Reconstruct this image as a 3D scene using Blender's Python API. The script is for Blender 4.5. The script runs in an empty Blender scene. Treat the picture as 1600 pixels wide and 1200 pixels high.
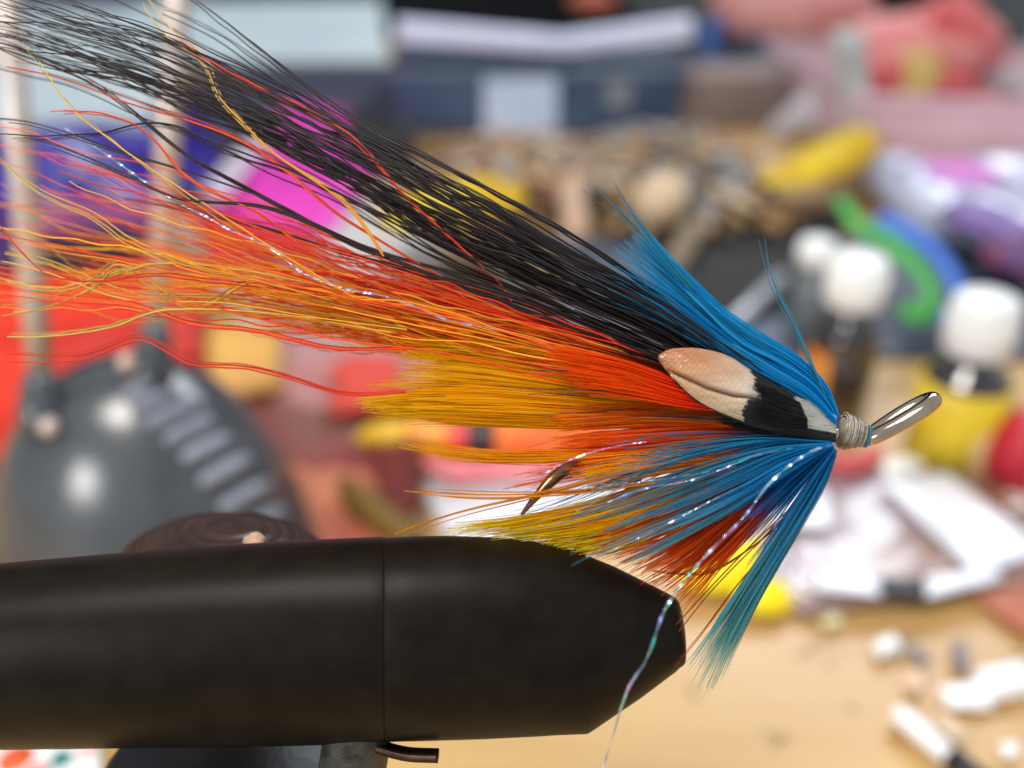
import bpy, math
import numpy as np

# ------------------------------------------------------------------ camera, world, lamps (1 unit = 1 cm)
scene = bpy.context.scene
scene.unit_settings.scale_length = 0.01
R = np.random.RandomState(7)
TH = math.radians(30.0)
CAM = np.array([0.0, 0.0, 15.5])
F = 1505.0
FW = np.array([0.0, math.cos(TH), -math.sin(TH)])
UP = np.array([0.0, math.sin(TH), math.cos(TH)])
RT = np.array([1.0, 0.0, 0.0])
cd = bpy.data.cameras.new('camera'); cam = bpy.data.objects.new('camera', cd)
scene.collection.objects.link(cam); scene.camera = cam
cam.location = CAM; cam.rotation_euler = (math.pi / 2 - TH, 0, 0)
cd.sensor_width = 36.0; cd.lens = 36.0 * F / 1600.0
cd.clip_start = 0.1; cd.clip_end = 2000
cd.dof.use_dof = True; cd.dof.focus_distance = 7.45
cd.dof.aperture_fstop = 0.001 * cd.lens / (2 * 0.13); cd.dof.aperture_blades = 0
scene.view_settings.view_transform = 'Standard'; scene.view_settings.look = 'None'
scene.view_settings.exposure = 0.22; scene.view_settings.gamma = 1.0
scene.cycles.transparent_max_bounces = 48
scene.cycles.max_bounces = 20; scene.cycles.diffuse_bounces = 14; scene.cycles.transmission_bounces = 14

world = bpy.data.worlds.new('World'); scene.world = world; world.use_nodes = True
bg = world.node_tree.nodes['Background']
bg.inputs[0].default_value = (0.80, 0.88, 1.0, 1); bg.inputs[1].default_value = 0.52


def area(name, loc, target, size, power, col, sy=None):
    l = bpy.data.lights.new(name, 'AREA'); l.energy = power; l.color = col
    l.size = size
    if sy: l.shape = 'RECTANGLE'; l.size_y = sy
    o = bpy.data.objects.new(name, l); scene.collection.objects.link(o)
    from mathutils import Vector
    o.location = loc
    o.rotation_euler = (Vector(target) - Vector(loc)).to_track_quat('-Z', 'Y').to_euler()
    return o


area('window_light', (46, 120, 92), (6, 30, 0), 70, 90000, (0.86, 0.93, 1.0), 40)
area('ceiling_lamp', (-14, -4, 62), (0, 12, 6), 22, 32000, (1.0, 0.93, 0.84))
area('front_window', (-37.5, -33, 26), (-2, 10, 8), 14, 13500, (1.0, 0.98, 0.96))


# ------------------------------------------------------------------ pixel <-> place helpers
def P(px, py, d):
    px = np.asarray(px, float); py = np.asarray(py, float); d = np.asarray(d, float)
    return (CAM + d[..., None] * (FW + RT * ((px - 800) / F)[..., None] + UP * ((600 - py) / F)[..., None]))


def T(px, py, z=0.0):
    s = math.sin(TH) - math.cos(TH) * (600 - py) / F
    return P(px, py, (CAM[2] - z) / s)


def zat(base, py):
    """height above a table point whose picture row is py"""
    lo, hi = 0.0, 40.0
    for _ in range(40):
        m = (lo + hi) / 2
        v = np.array([base[0], base[1], m]) - CAM
        y = 600 - F * v.dot(UP) / v.dot(FW)
        if y > py: lo = m
        else: hi = m
    return lo


def L(r, g=None, b=None):
    """picture (0..255) colour to linear"""
    if g is None: r, g, b = r
    f = lambda c: (c / 255 / 12.92) if c / 255 <= .04045 else ((c / 255 + .055) / 1.055) ** 2.4
    return np.array([f(r), f(g), f(b)])


# ------------------------------------------------------------------ materials
def mat(name, c1, c2=None, scale=3.0, rough=0.5, metal=0.0, coat=0.0, bump=0.0, bscale=None, trans=0.0, alpha=1.0,
        k=0.9, detail=4, spec=0.5, kind='noise', stretch=None, ramp=(0.38, 0.62), sheen=0.0):
    m = bpy.data.materials.new(name); m.use_nodes = True
    nt = m.node_tree; n = nt.nodes; ln = nt.links
    b = n['Principled BSDF']
    c1 = L(c1) * k; c2 = L(c2) * k if c2 is not None else c1 * 0.8
    tc = n.new('ShaderNodeTexCoord'); mp = n.new('ShaderNodeMapping')
    ln.new(tc.outputs['Object'], mp.inputs[0])
    if stretch: mp.inputs['Scale'].default_value = stretch
    if kind == 'voronoi':
        tx = n.new('ShaderNodeTexVoronoi'); out = tx.outputs['Distance']
    elif kind == 'wave':
        tx = n.new('ShaderNodeTexWave'); out = tx.outputs['Fac']
        tx.inputs['Distortion'].default_value = 3
    else:
        tx = n.new('ShaderNodeTexNoise'); out = tx.outputs['Fac']; tx.inputs['Detail'].default_value = detail
    tx.inputs['Scale'].default_value = scale
    ln.new(mp.outputs[0], tx.inputs['Vector'])
    cr = n.new('ShaderNodeValToRGB'); cr.color_ramp.elements[0].position = ramp[0]; cr.color_ramp.elements[1].position = ramp[1]
    cr.color_ramp.elements[0].color = (*c1, 1); cr.color_ramp.elements[1].color = (*c2, 1)
    ln.new(out, cr.inputs[0]); ln.new(cr.outputs[0], b.inputs['Base Color'])
    b.inputs['Roughness'].default_value = rough; b.inputs['Metallic'].default_value = metal
    b.inputs['Coat Weight'].default_value = coat; b.inputs['Coat Roughness'].default_value = 0.12
    b.inputs['Transmission Weight'].default_value = trans; b.inputs['Alpha'].default_value = alpha
    b.inputs['Specular IOR Level'].default_value = spec
    b.inputs['Sheen Weight'].default_value = sheen
    if bump:
        nz = n.new('ShaderNodeTexNoise'); nz.inputs['Scale'].default_value = bscale or scale * 3
        nz.inputs['Detail'].default_value = 5
        ln.new(mp.outputs[0], nz.inputs['Vector'])
        bp = n.new('ShaderNodeBump'); bp.inputs['Strength'].default_value = bump; bp.inputs['Distance'].default_value = 0.05
        ln.new(nz.outputs['Fac'], bp.inputs['Height']); ln.new(bp.outputs[0], b.inputs['Normal'])
    return m


def fibre_mat(name, rough=0.4, translucent=0.35, spec=0.4, alpha=1.0):
    m = bpy.data.materials.new(name); m.use_nodes = True
    nt = m.node_tree; n = nt.nodes; ln = nt.links
    b = n['Principled BSDF']; out = n['Material Output']
    a = n.new('ShaderNodeAttribute'); a.attribute_name = 'col'
    ln.new(a.outputs['Color'], b.inputs['Base Color']); b.inputs['Roughness'].default_value = rough
    b.inputs['Specular IOR Level'].default_value = spec
    if alpha < 1:
        tp = n.new('ShaderNodeBsdfTransparent'); ma = n.new('ShaderNodeMixShader'); ma.inputs[0].default_value = alpha
    if translucent:
        t = n.new('ShaderNodeBsdfTranslucent'); ln.new(a.outputs['Color'], t.inputs[0])
        mx = n.new('ShaderNodeMixShader'); mx.inputs[0].default_value = translucent
        ln.new(b.outputs[0], mx.inputs[1]); ln.new(t.outputs[0], mx.inputs[2]); ln.new(mx.outputs[0], out.inputs[0])
        if alpha < 1:
            ln.new(tp.outputs[0], ma.inputs[1]); ln.new(mx.outputs[0], ma.inputs[2]); ln.new(ma.outputs[0], out.inputs[0])
    return m


# ------------------------------------------------------------------ object helpers
def link(o): scene.collection.objects.link(o); return o


def thing(name, label, cat, loc, group=None):
    o = link(bpy.data.objects.new(name, None)); o.location = tuple(float(x) for x in loc)
    o['label'] = label; o['category'] = cat
    if group: o['group'] = group
    return o


def mk(name, V, Fc, m, parent=None, smooth=True, col=None, label=None, cat=None, group=None, kind=None, midx=None, origin=None):
    V = np.asarray(V, float)
    if parent is not None:
        q = parent; off = np.zeros(3)
        while q is not None: off = off + np.array(q.location); q = q.parent
    else:
        off = np.array(origin, float) if origin is not None else np.array([V[:, 0].mean(), V[:, 1].mean(), V[:, 2].min()])
    me = bpy.data.meshes.new(name)
    W = V - off
    if isinstance(Fc, np.ndarray):
        nf, k = Fc.shape
        me.vertices.add(len(W)); me.vertices.foreach_set('co', W.ravel())
        me.loops.add(nf * k); me.loops.foreach_set('vertex_index', Fc.ravel().astype(np.int32))
        me.polygons.add(nf); me.polygons.foreach_set('loop_start', np.arange(nf, dtype=np.int32) * k)
        me.update(calc_edges=True)
    else:
        me.from_pydata([tuple(v) for v in W], [], [tuple(int(i) for i in f) for f in Fc])
        me.update()
    me.validate()
    for x in (m if isinstance(m, (list, tuple)) else [m]): me.materials.append(x)
    me.polygons.foreach_set('use_smooth', [smooth] * len(me.polygons))
    if midx is not None: me.polygons.foreach_set('material_index', np.asarray(midx, np.int32))
    if col is not None:
        a = me.color_attributes.new('col', 'FLOAT_COLOR', 'POINT')
        c = np.ones((len(W), 4)); c[:, :3] = col; a.data.foreach_set('color', c.ravel())
    o = link(bpy.data.objects.new(name, me))
    if parent is not None: o.parent = parent
    else: o.location = tuple(float(x) for x in off)
    if label: o['label'] = label
    if cat: o['category'] = cat
    if group: o['group'] = group
    if kind: o['kind'] = kind
    return o


def join(parts):
    V = []; Fc = []; n = 0
    for v, f in parts:
        V.append(np.asarray(v, float)); Fc += [[int(i) + n for i in q] for q in f]; n += len(v)
    return np.vstack(V), Fc


def bevel(o, w=0.05, seg=2):
    b = o.modifiers.new('bevel', 'BEVEL'); b.width = w; b.segments = seg; b.limit_method = 'ANGLE'
    return o


def crom(pts, n):
    """Catmull-Rom through pts, resampled to n points equally spaced"""
    p = np.asarray(pts, float)
    q = np.vstack([2 * p[0] - p[1], p, 2 * p[-1] - p[-2]])
    out = []
    for i in range(1, len(q) - 2):
        t = np.linspace(0, 1, 12, endpoint=False)[:, None]
        a, b, c, d = q[i - 1], q[i], q[i + 1], q[i + 2]
        out.append(.5 * ((2 * b) + (-a + c) * t + (2 * a - 5 * b + 4 * c - d) * t ** 2 + (-a + 3 * b - 3 * c + d) * t ** 3))
    out.append(q[-2][None]); o = np.vstack(out)
    s = np.r_[0, np.cumsum(np.linalg.norm(np.diff(o[:, :2] if o.shape[1] > 2 and n > 0 else o, axis=0), axis=1))]
    u = np.linspace(0, s[-1], n)
    return np.stack([np.interp(u, s, o[:, k]) for k in range(o.shape[1])], 1)


def tubes(paths, rad, sides):
    """paths (n, m, 3), rad (n, m) -> one mesh of tapered tubes"""
    n, m, _ = paths.shape
    Tn = np.gradient(paths, axis=1); Tn /= np.linalg.norm(Tn, axis=2, keepdims=True) + 1e-9
    S = np.cross(Tn, FW); S /= np.linalg.norm(S, axis=2, keepdims=True) + 1e-9
    U = np.cross(S, Tn)
    a = np.linspace(0, 2 * np.pi, sides, endpoint=False) + .4
    V = paths[:, :, None, :] + rad[:, :, None, None] * (S[:, :, None, :] * np.cos(a)[None, None, :, None] + U[:, :, None, :] * np.sin(a)[None, None, :, None])
    V = V.reshape(-1, 3)
    i = np.arange(n)[:, None, None] * m * sides; j = np.arange(m - 1)[None, :, None] * sides; k = np.arange(sides)[None, None, :]
    k2 = (k + 1) % sides
    Q = np.stack([i + j + k, i + j + k2, i + j + sides + k2, i + j + sides + k], -1).reshape(-1, 4)
    return V, Q


def tube(path, r, sides=12, caps=True):
    path = np.asarray(path, float); m = len(path)
    rr = np.full(m, r) if np.isscalar(r) else np.asarray(r, float)
    Tn = np.gradient(path, axis=0); Tn /= np.linalg.norm(Tn, axis=1, keepdims=True) + 1e-9
    ref = np.array([0.13, 0.9, 0.4]); S = np.cross(Tn, ref); S /= np.linalg.norm(S, axis=1, keepdims=True) + 1e-9
    U = np.cross(S, Tn); a = np.linspace(0, 2 * np.pi, sides, endpoint=False)
    V = (path[:, None] + rr[:, None, None] * (S[:, None] * np.cos(a)[None, :, None] + U[:, None] * np.sin(a)[None, :, None])).reshape(-1, 3)
    Q = [[i * sides + k, i * sides + (k + 1) % sides, (i + 1) * sides + (k + 1) % sides, (i + 1) * sides + k] for i in range(m - 1) for k in range(sides)]
    if caps: Q += [list(range(sides))[::-1], [(m - 1) * sides + k for k in range(sides)]]
    return V, Q


def lathe(profile, base, axis=(0, 0, 1), seg=40):
    ax = np.array(axis, float); ax /= np.linalg.norm(ax)
    t = np.array([1, 0, 0]) if abs(ax[0]) < .8 else np.array([0, 1, 0])
    s = np.cross(ax, t); s /= np.linalg.norm(s); u = np.cross(ax, s)
    a = np.linspace(0, 2 * np.pi, seg, endpoint=False)
    V = []
    for r, z in profile:
        V.append(np.array(base) + ax * z + r * (np.cos(a)[:, None] * s + np.sin(a)[:, None] * u))
    V = np.vstack(V)
    Q = [[i * seg + k, i * seg + (k + 1) % seg, (i + 1) * seg + (k + 1) % seg, (i + 1) * seg + k] for i in range(len(profile) - 1) for k in range(seg)]
    return V, Q


def prism(top, z0, z1):
    """vertical prism: top polygon (world xy) between heights"""
    n = len(top)
    V = [[p[0], p[1], z0] for p in top] + [[p[0], p[1], z1] for p in top]
    Q = [list(range(n))[::-1], [n + i for i in range(n)]] + [[i, (i + 1) % n, n + (i + 1) % n, n + i] for i in range(n)]
    return np.array(V), Q


def snoise(x, y, seed=0):
    r = np.random.RandomState(seed); o = 0
    for k in range(7):
        fx, fy = r.uniform(-1, 1, 2) * (1.2 + k * 1.1); ph = r.uniform(0, 6.28)
        o = o + np.sin(x * fx + y * fy + ph) / (1 + .6 * k)
    return o / 2.2


def pillow(px4, z, thick, rump=0.15, freq=6.0, seed=1, n=26, flat=0.0):
    """crumpled flat bag or cloth: four picture corners at height z, closed, with thickness"""
    A, B, C, D = [T(x, y, z) for x, y in px4]
    g = np.linspace(0, 1, n); u, v = np.meshgrid(g, g, indexing='ij')
    X = (A[None, None] * ((1 - u) * (1 - v))[..., None] + B * (u * (1 - v))[..., None] + C * (u * v)[..., None] + D * ((1 - u) * v)[..., None])
    e = np.clip(np.minimum.reduce([u, 1 - u, v, 1 - v]) * 6, 0, 1) ** .6
    nz = snoise(u * freq, v * freq, seed); nz2 = snoise(u * freq * 2.7, v * freq * 2.7, seed + 5)
    top = X.copy(); bot = X.copy()
    top[..., 2] += thick * e * (1 + flat) / 2 + rump * (nz * .7 + nz2 * .3) * (0.25 + .75 * e) + rump * .6
    bot[..., 2] -= thick * .4 * e; bot[..., 2] = np.minimum(bot[..., 2], top[..., 2] - .02)
    wob = rump * .8
    for q in (top, bot):
        q[..., 0] += wob * snoise(v * freq, u * 2, seed + 9); q[..., 1] += wob * snoise(u * freq, v * 2, seed + 11)
    bot[..., 2] = np.maximum(bot[..., 2], 0.01); top[..., 2] = np.maximum(top[..., 2], bot[..., 2] + .02)
    V = np.vstack([top.reshape(-1, 3), bot.reshape(-1, 3)]); N = n * n
    Q = []
    for i in range(n - 1):
        for j in range(n - 1):
            a = i * n + j; Q.append([a, a + n, a + n + 1, a + 1]); Q.append([N + a, N + a + 1, N + a + n + 1, N + a + n])
    rim = [i * n for i in range(n)] + [(n - 1) * n + j for j in range(1, n)] + [i * n + n - 1 for i in range(n - 2, -1, -1)] + [j for j in range(n - 2, 0, -1)]
    for a, b in zip(rim, rim[1:] + rim[:1]): Q.append([b, a, N + a, N + b])
    return V, Q


def ball(c, r, seed=0, lump=0.0, seg=28, sc=(1, 1, 1), fr=3):
    a = np.linspace(0, 2 * np.pi, seg, endpoint=False); b = np.linspace(0.02, np.pi - 0.02, seg // 2)
    A, B = np.meshgrid(a, b)
    d = np.stack([np.cos(A) * np.sin(B), np.sin(A) * np.sin(B), np.cos(B)], -1)
    rr = r * (1 + lump * (snoise(d[..., 0] * fr + d[..., 2] * 2, d[..., 1] * fr - d[..., 2] * fr, seed)))
    V = (np.array(c) + d * rr[..., None] * np.array(sc)).reshape(-1, 3)
    h = seg // 2
    Q = [[i * seg + (k + 1) % seg, i * seg + k, (i + 1) * seg + k, (i + 1) * seg + (k + 1) % seg] for i in range(h - 1) for k in range(seg)]
    Q += [list(range(seg)), [(h - 1) * seg + k for k in range(seg)][::-1]]
    return V, Q


# ------------------------------------------------------------------ setting
M_table = mat('table_wood', (207, 170, 106), (188, 143, 82), scale=0.55, rough=0.42, stretch=(0.18, 1.6, 1), bump=0.12, bscale=5, coat=0.15, detail=8, ramp=(.3, .7))
M_wall = mat('wall_paint', (40, 38, 38), (30, 30, 32), scale=0.05, rough=0.9)
M_floor = mat('floor_carpet', (48, 45, 44), (34, 32, 34), scale=0.2, rough=0.95)
V, Q = prism([(-95, -14), (95, -14), (95, 84), (-95, 84)], -2.6, 0.0)
bevel(mk('table_surface', V, Q, M_table, smooth=False, kind='structure'), 0.2)
V, Q = prism([(-260, -60), (260, -60), (260, 262), (-260, 262)], -73, -72)
mk('floor', V, Q, M_floor, smooth=False, kind='structure')
V, Q = prism([(-260, 260), (260, 260), (260, 266), (-260, 266)], -72, 160)
mk('wall', V, Q, M_wall, smooth=False, kind='structure')

# ================================================================== THE FLY
fly = thing('salmon_fly', 'tied salmon fly with blue hackle, orange and black wing, clamped in the black vise', 'fishing fly', P(1330, 675, 7.5))
M_hair = fibre_mat('fly_hair', 0.48, 0.35, 0.3)
M_barb = fibre_mat('fly_barb', 0.5, 0.55, 0.12, 0.78)
M_blackhair = fibre_mat('black_hair', 0.45, 0.0, 0.22)


def strands(name, guides, n, r0, r1, M=24, usel=None, length=(0.8, 1.0), jit=4.0, grow=1.0, wav=4.0, wfreq=(1.5, 4.0), dspread=(0.05, 0.5), dbase=None,
            clumps=0, cstr=0.7, cols=None, tipcols=None, sides=4, m=None, seed=0, startj=0.02, label=None, kind='stuff', tipfrac=0.55, ucl=None, gain=1.0, crimp=0.0, lpow=1.0):
    """one hair bundle of the fly: guides run root to tip as (px, py, depth) rows; hair is spread between neighbouring guides"""
    r = np.random.RandomState(seed)
    G = np.stack([crom(g, 80) for g in guides])           # g,80,3
    ng = len(guides)
    u = r.rand(n) if usel is None else usel(r, n)
    if ucl:
        ce = np.sort(r.rand(ucl[0])) if usel is None else usel(r, ucl[0])
        u = ce[r.randint(0, ucl[0], n)] + r.normal(0, ucl[1], n)
    u = np.clip(u, 0, 1) * (ng - 1)
    i0 = np.clip(np.floor(u).astype(int), 0, max(ng - 2, 0)); fr = (u - i0)[:, None, None]
    i1 = np.minimum(i0 + 1, ng - 1)
    C = G[i0] * (1 - fr) + G[i1] * fr
    ln = length[0] + (length[1] - length[0]) * r.rand(n) ** lpow
    st = r.uniform(0, startj, n)
    t = np.linspace(0, 1, M)
    tt = st[:, None] + t[None] * (ln - st)[:, None]
    idx = tt * 79; a = np.floor(idx).astype(int).clip(0, 78); f = idx - a
    rows = np.arange(n)[:, None]
    C = C[rows, a] * (1 - f)[..., None] + C[rows, a + 1] * f[..., None]
    g = (0.15 + 0.85 * tt ** (grow * .75))
    off = r.normal(0, jit, n)[:, None] * g
    offd = r.normal(0, 1, n)[:, None] * (dspread[0] + (dspread[1] - dspread[0]) * tt)
    ph = r.uniform(0, 6.28, (n, 4)); fq = r.uniform(wfreq[0], wfreq[1], (n, 3)); am = r.normal(0, 1, (n, 3)) * wav
    w = (am[:, :1] * np.sin(fq[:, :1] * 6.28 * tt + ph[:, :1]) + .45 * am[:, 1:2] * np.sin(fq[:, 1:2] * 14 * tt + ph[:, 1:2])) * g
    curl = r.normal(0, 1, n)[:, None] * wav * 1.6 * tt ** 2.2
    fc = r.uniform(9, 17, n)[:, None]; w = w + crimp * r.normal(0, 1, n)[:, None] * np.sin(fc * 6.28 * tt + ph[:, 3:4]) * np.clip(tt * 3, 0, 1)
    dr = np.gradient(C[..., :2], axis=1); dr /= np.linalg.norm(dr, axis=2, keepdims=True) + 1e-9
    nr = np.stack([-dr[..., 1], dr[..., 0]], -1)
    C = C.copy()
    C[..., :2] += nr * (off + w + curl)[..., None]
    C[..., 2] += offd + 0.004 * wav * np.sin(fq[:, 2:3] * 6.28 * tt + ph[:, 2:3])
    if clumps:
        cid = np.argmin(np.abs(u[:, None] - np.sort(u[r.choice(n, clumps, False)])[None]), 1)
        for c in range(clumps):
            s = np.where(cid == c)[0]
            if len(s) > 1:
                mean = C[s].mean(0, keepdims=True)
                k = cstr * (np.sin(np.pi * np.clip(tt[s], 0, 1)) * .35 + .65 * tt[s])[..., None]
                C[s] = C[s] * (1 - k) + mean * k
    pts = P(C[..., 0], C[..., 1], C[..., 2])
    rad = r.uniform(.75, 1.25, n)[:, None] * (r0 + (r1 - r0) * np.clip((t[None] - tipfrac) / (1 - tipfrac), 0, 1) ** 1.3)
    V, Q = tubes(pts, rad, sides)
    cs = gain * np.array([L(*c) for c in cols]); tc = gain * np.array([L(*c) for c in (tipcols or cols)])
    pick = r.randint(0, len(cs), n); pk2 = pick if len(tc) == len(cs) else r.randint(0, len(tc), n)
    sh = r.uniform(.8, 1.2, n)[:, None, None]
    cc = (cs[pick][:, None] * (1 - t[None, :, None] ** 1.3) + tc[pk2][:, None] * t[None, :, None] ** 1.3) * sh
    cc = np.repeat(cc[:, :, None, :], sides, 2).reshape(-1, 3)
    return mk(name, V, Q, m or M_hair, fly, col=np.clip(cc, 0, .95), kind=kind, label=label)


def gd(pts, d0, d1):
    n = len(pts)
    return [(x, y, d0 + (d1 - d0) * (i / (n - 1))) for i, (x, y) in enumerate(pts)]


# black wing
BK = [(20, 15, 18), (28, 20, 20), (14, 12, 15), (40, 27, 24)]
bw = [
    gd([(1215, 600), (1060, 480), (900, 385), (740, 300), (560, 205), (430, 130), (300, 60), (200, 5), (150, -25)], 7.45, 7.9),
    gd([(1205, 603), (1045, 490), (870, 395), (690, 300), (500, 195), (320, 105), (170, 45), (20, 5), (-60, -20), (-160, -50)], 7.45, 8.0),
    gd([(1200, 606), (1040, 500), (850, 410), (680, 325), (500, 225), (300, 130), (110, 60), (-40, 25), (-170, -5)], 7.5, 8.1),
    gd([(1190, 610), (1035, 515), (850, 430), (670, 350), (500, 250), (300, 155), (100, 85), (-40, 45), (-170, 10)], 7.5, 8.1),
    gd([(1180, 615), (1020, 530), (850, 455), (680, 380), (520, 280), (340, 190), (150, 115), (-40, 62), (-170, 30)], 7.55, 8.2),
    gd([(1170, 618), (1010, 545), (850, 487), (700, 425), (540, 335), (350, 238), (170, 165), (-40, 108), (-170, 80)], 7.55, 8.2),
]
two = lambda r, n: r.uniform(.06, .97, n)
strands('black_wing_hair', bw, 62, .0074, .0038, crimp=1.1, M=72, jit=6, wav=10, wfreq=(1.2, 3.6), length=(.8, 1.0), cols=BK, sides=5, m=M_blackhair, seed=3, dspread=(.08, .4), usel=two, ucl=(15, .012), startj=.05, label='long wavy black wing hair')
strands('black_wing_hair', bw, 18, .0078, .0045, crimp=1.2, M=72, jit=14, wav=14, wfreq=(1.2, 2.8), length=(.6, 1.0), cols=BK, sides=5, m=M_blackhair, seed=5, dspread=(.1, .5), usel=two, label='loosely crossing black wing hair')
strands('black_wing_hair', bw, 60, .007, .004, crimp=.8, M=48, jit=12, wav=9, wfreq=(1.2, 3.4), length=(.15, .5), cols=BK, sides=5, m=M_blackhair, seed=4, dspread=(.1, .3), usel=two, label='shorter black wing hair')
bs = [
    [(1150, 560), (1000, 440), (900, 372), (800, 315), (700, 262), (560, 190), (430, 100), (350, 40), (280, -15)],
    [(1150, 560), (1000, 450), (870, 380), (740, 300), (600, 240), (450, 130), (330, 50), (230, 5), (190, -20)],
    [(1100, 570), (950, 520), (800, 460), (650, 410), (560, 388), (430, 315), (300, 268), (180, 232), (60, 190), (-30, 178)],
    [(1100, 575), (950, 530), (780, 470), (600, 400), (430, 330), (330, 318), (270, 310), (150, 258), (60, 225), (-30, 210)],
    [(1100, 575), (900, 500), (760, 440), (600, 395), (500, 355), (380, 290), (290, 240), (200, 170), (120, 120), (-20, 70)],
    [(1080, 575), (900, 490), (720, 400), (580, 330), (450, 270), (360, 240), (250, 195), (160, 210), (60, 220), (-30, 218)],
    [(1100, 575), (950, 535), (830, 480), (700, 440), (600, 412), (520, 390), (430, 360), (300, 330), (150, 300)],
]
strands('stray_wing_hair', [gd(b, 7.4, 7.9) for b in bs], 22, .0074, .0035, crimp=.7, M=70, jit=3, wav=2.5, wfreq=(.6, 1.6), length=(.9, 1.0), cols=BK, sides=5, m=M_blackhair, seed=6,
        usel=lambda r, n: (np.arange(n) % 7) / 6.0, dspread=(.03, .25), label='loose black strays')

# orange and yellow wing hair
OR = [(226, 68, 26), (232, 84, 30), (214, 52, 24), (238, 104, 30)]
YE = [(226, 148, 24), (234, 160, 28), (220, 134, 18), (212, 162, 52)]
ow = [
    gd([(1120, 590), (900, 492), (720, 425), (540, 345), (380, 270), (230, 205), (60, 130), (-60, 90)], 7.6, 8.3),
    gd([(1120, 595), (900, 515), (700, 450), (500, 385), (330, 320), (160, 265), (-100, 190)], 7.6, 8.4),
    gd([(1120, 600), (900, 535), (700, 480), (500, 430), (300, 375), (120, 325), (-100, 250)], 7.6, 8.4),
    gd([(1110, 610), (900, 555), (700, 510), (500, 465), (300, 425), (120, 395), (-100, 340)], 7.65, 8.4),
    gd([(1100, 625), (900, 575), (720, 535), (520, 490), (350, 460), (150, 445), (-100, 415)], 7.65, 8.4),
    gd([(1090, 635), (900, 595), (740, 565), (560, 530), (380, 500), (200, 470), (-80, 462)], 7.65, 8.3),
]
mid = lambda r, n: r.beta(2.0, 2.0, n)
strands('orange_wing_hair', ow, 62, .0066, .0038, crimp=1.0, M=70, jit=14, wav=14, wfreq=(1.0, 3.2), length=(.5, 1.0), cols=OR, sides=4, seed=11, dspread=(.1, .5), usel=mid, ucl=(34, .03), gain=1.15, label='crinkled orange wing hair')
strands('yellow_wing_hair', ow[1:], 66, .0066, .0036, crimp=1.0, M=70, jit=14, wav=15, wfreq=(1.0, 3.2), length=(.5, 1.0), cols=YE, sides=4, seed=12, dspread=(.1, .5), usel=mid, ucl=(34, .03), gain=1.25, label='crinkled yellow wing hair')
strands('orange_wing_hair', [g[:6] for g in ow[1:]], 95, .0062, .003, crimp=.8, M=50, jit=13, wav=11, wfreq=(1, 3), length=(.35, .78), ucl=(30, .03), cols=OR, sides=4, seed=13, dspread=(.05, .25), gain=1.2, label='shorter orange wing hair')
strands('yellow_wing_hair', [g[:6] for g in ow[2:]], 260, .0062, .003, crimp=.8, M=50, jit=13, wav=11, wfreq=(1, 3), length=(.35, .85), ucl=(36, .03), cols=[(242, 158, 20), (244, 144, 18), (238, 170, 34), (242, 128, 20)], sides=4, seed=14, dspread=(0, .2), dbase=0, gain=1.3, label='shorter yellow wing hair')
st_or = [
    [(700, 440), (600, 380), (520, 330), (450, 270), (380, 222), (300, 190), (200, 160), (130, 132), (60, 112), (-20, 98)],
    [(760, 420), (650, 320), (560, 220), (480, 165), (400, 130), (330, 90), (270, 50)],
    [(640, 470), (500, 400), (400, 330), (300, 280), (230, 205), (160, 176), (60, 172)],
    [(700, 500), (560, 470), (430, 450), (330, 440), (240, 430), (140, 440), (60, 420), (-20, 330)],
    [(640, 610), (540, 612), (450, 585), (380, 568), (300, 560), (220, 520), (120, 548), (-20, 545)],
    [(640, 545), (520, 545), (400, 520), (300, 510), (200, 480), (90, 470), (-20, 452)],
    [(800, 470), (770, 430), (735, 412)],
]
for i, s in enumerate(st_or):
    strands('stray_orange_hair', [gd(s, 7.5, 7.8)] * 2, 3 if i != 6 else 1, .0064, .0036, crimp=.5, M=60, jit=5, wav=2.0, wfreq=(.5, 1.5), length=(.93, 1), cols=OR, sides=4, seed=40 + i, dspread=(.02, .2))
st_ye = [
    [(600, 400), (560, 340), (520, 300), (430, 240), (380, 190), (345, 150), (320, 95), (260, 50), (215, -10)],
    [(560, 470), (440, 400), (330, 330), (240, 270), (165, 215), (110, 170), (60, 95), (40, 60)],
    [(520, 470), (400, 440), (300, 420), (200, 380), (140, 340), (60, 305), (-20, 240)],
    [(620, 500), (500, 470), (400, 440), (300, 480), (190, 415), (140, 450), (60, 480), (-20, 490)],
    [(640, 515), (500, 495), (350, 470), (200, 465), (80, 425), (-20, 400)],
    [(620, 520), (430, 490), (260, 480), (170, 505), (60, 520), (-20, 520)],
    [(560, 460), (380, 420), (250, 410), (160, 430), (80, 450), (-20, 430)],
]
for i, s in enumerate(st_ye):
    strands('stray_yellow_hair', [gd(s, 7.45 if i else 7.3, 7.9)] * 2, 3, .0066, .004, crimp=.5, M=60, jit=6, wav=3.0, wfreq=(.5, 1.5), length=(.93, 1), cols=YE, tipcols=[(200, 184, 90), (214, 190, 90), (190, 180, 100), (208, 190, 110)], sides=4, seed=60 + i, dspread=(.02, .2))

M_web = fibre_mat('feather_web', 0.6, 0.45, 0.05)


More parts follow.
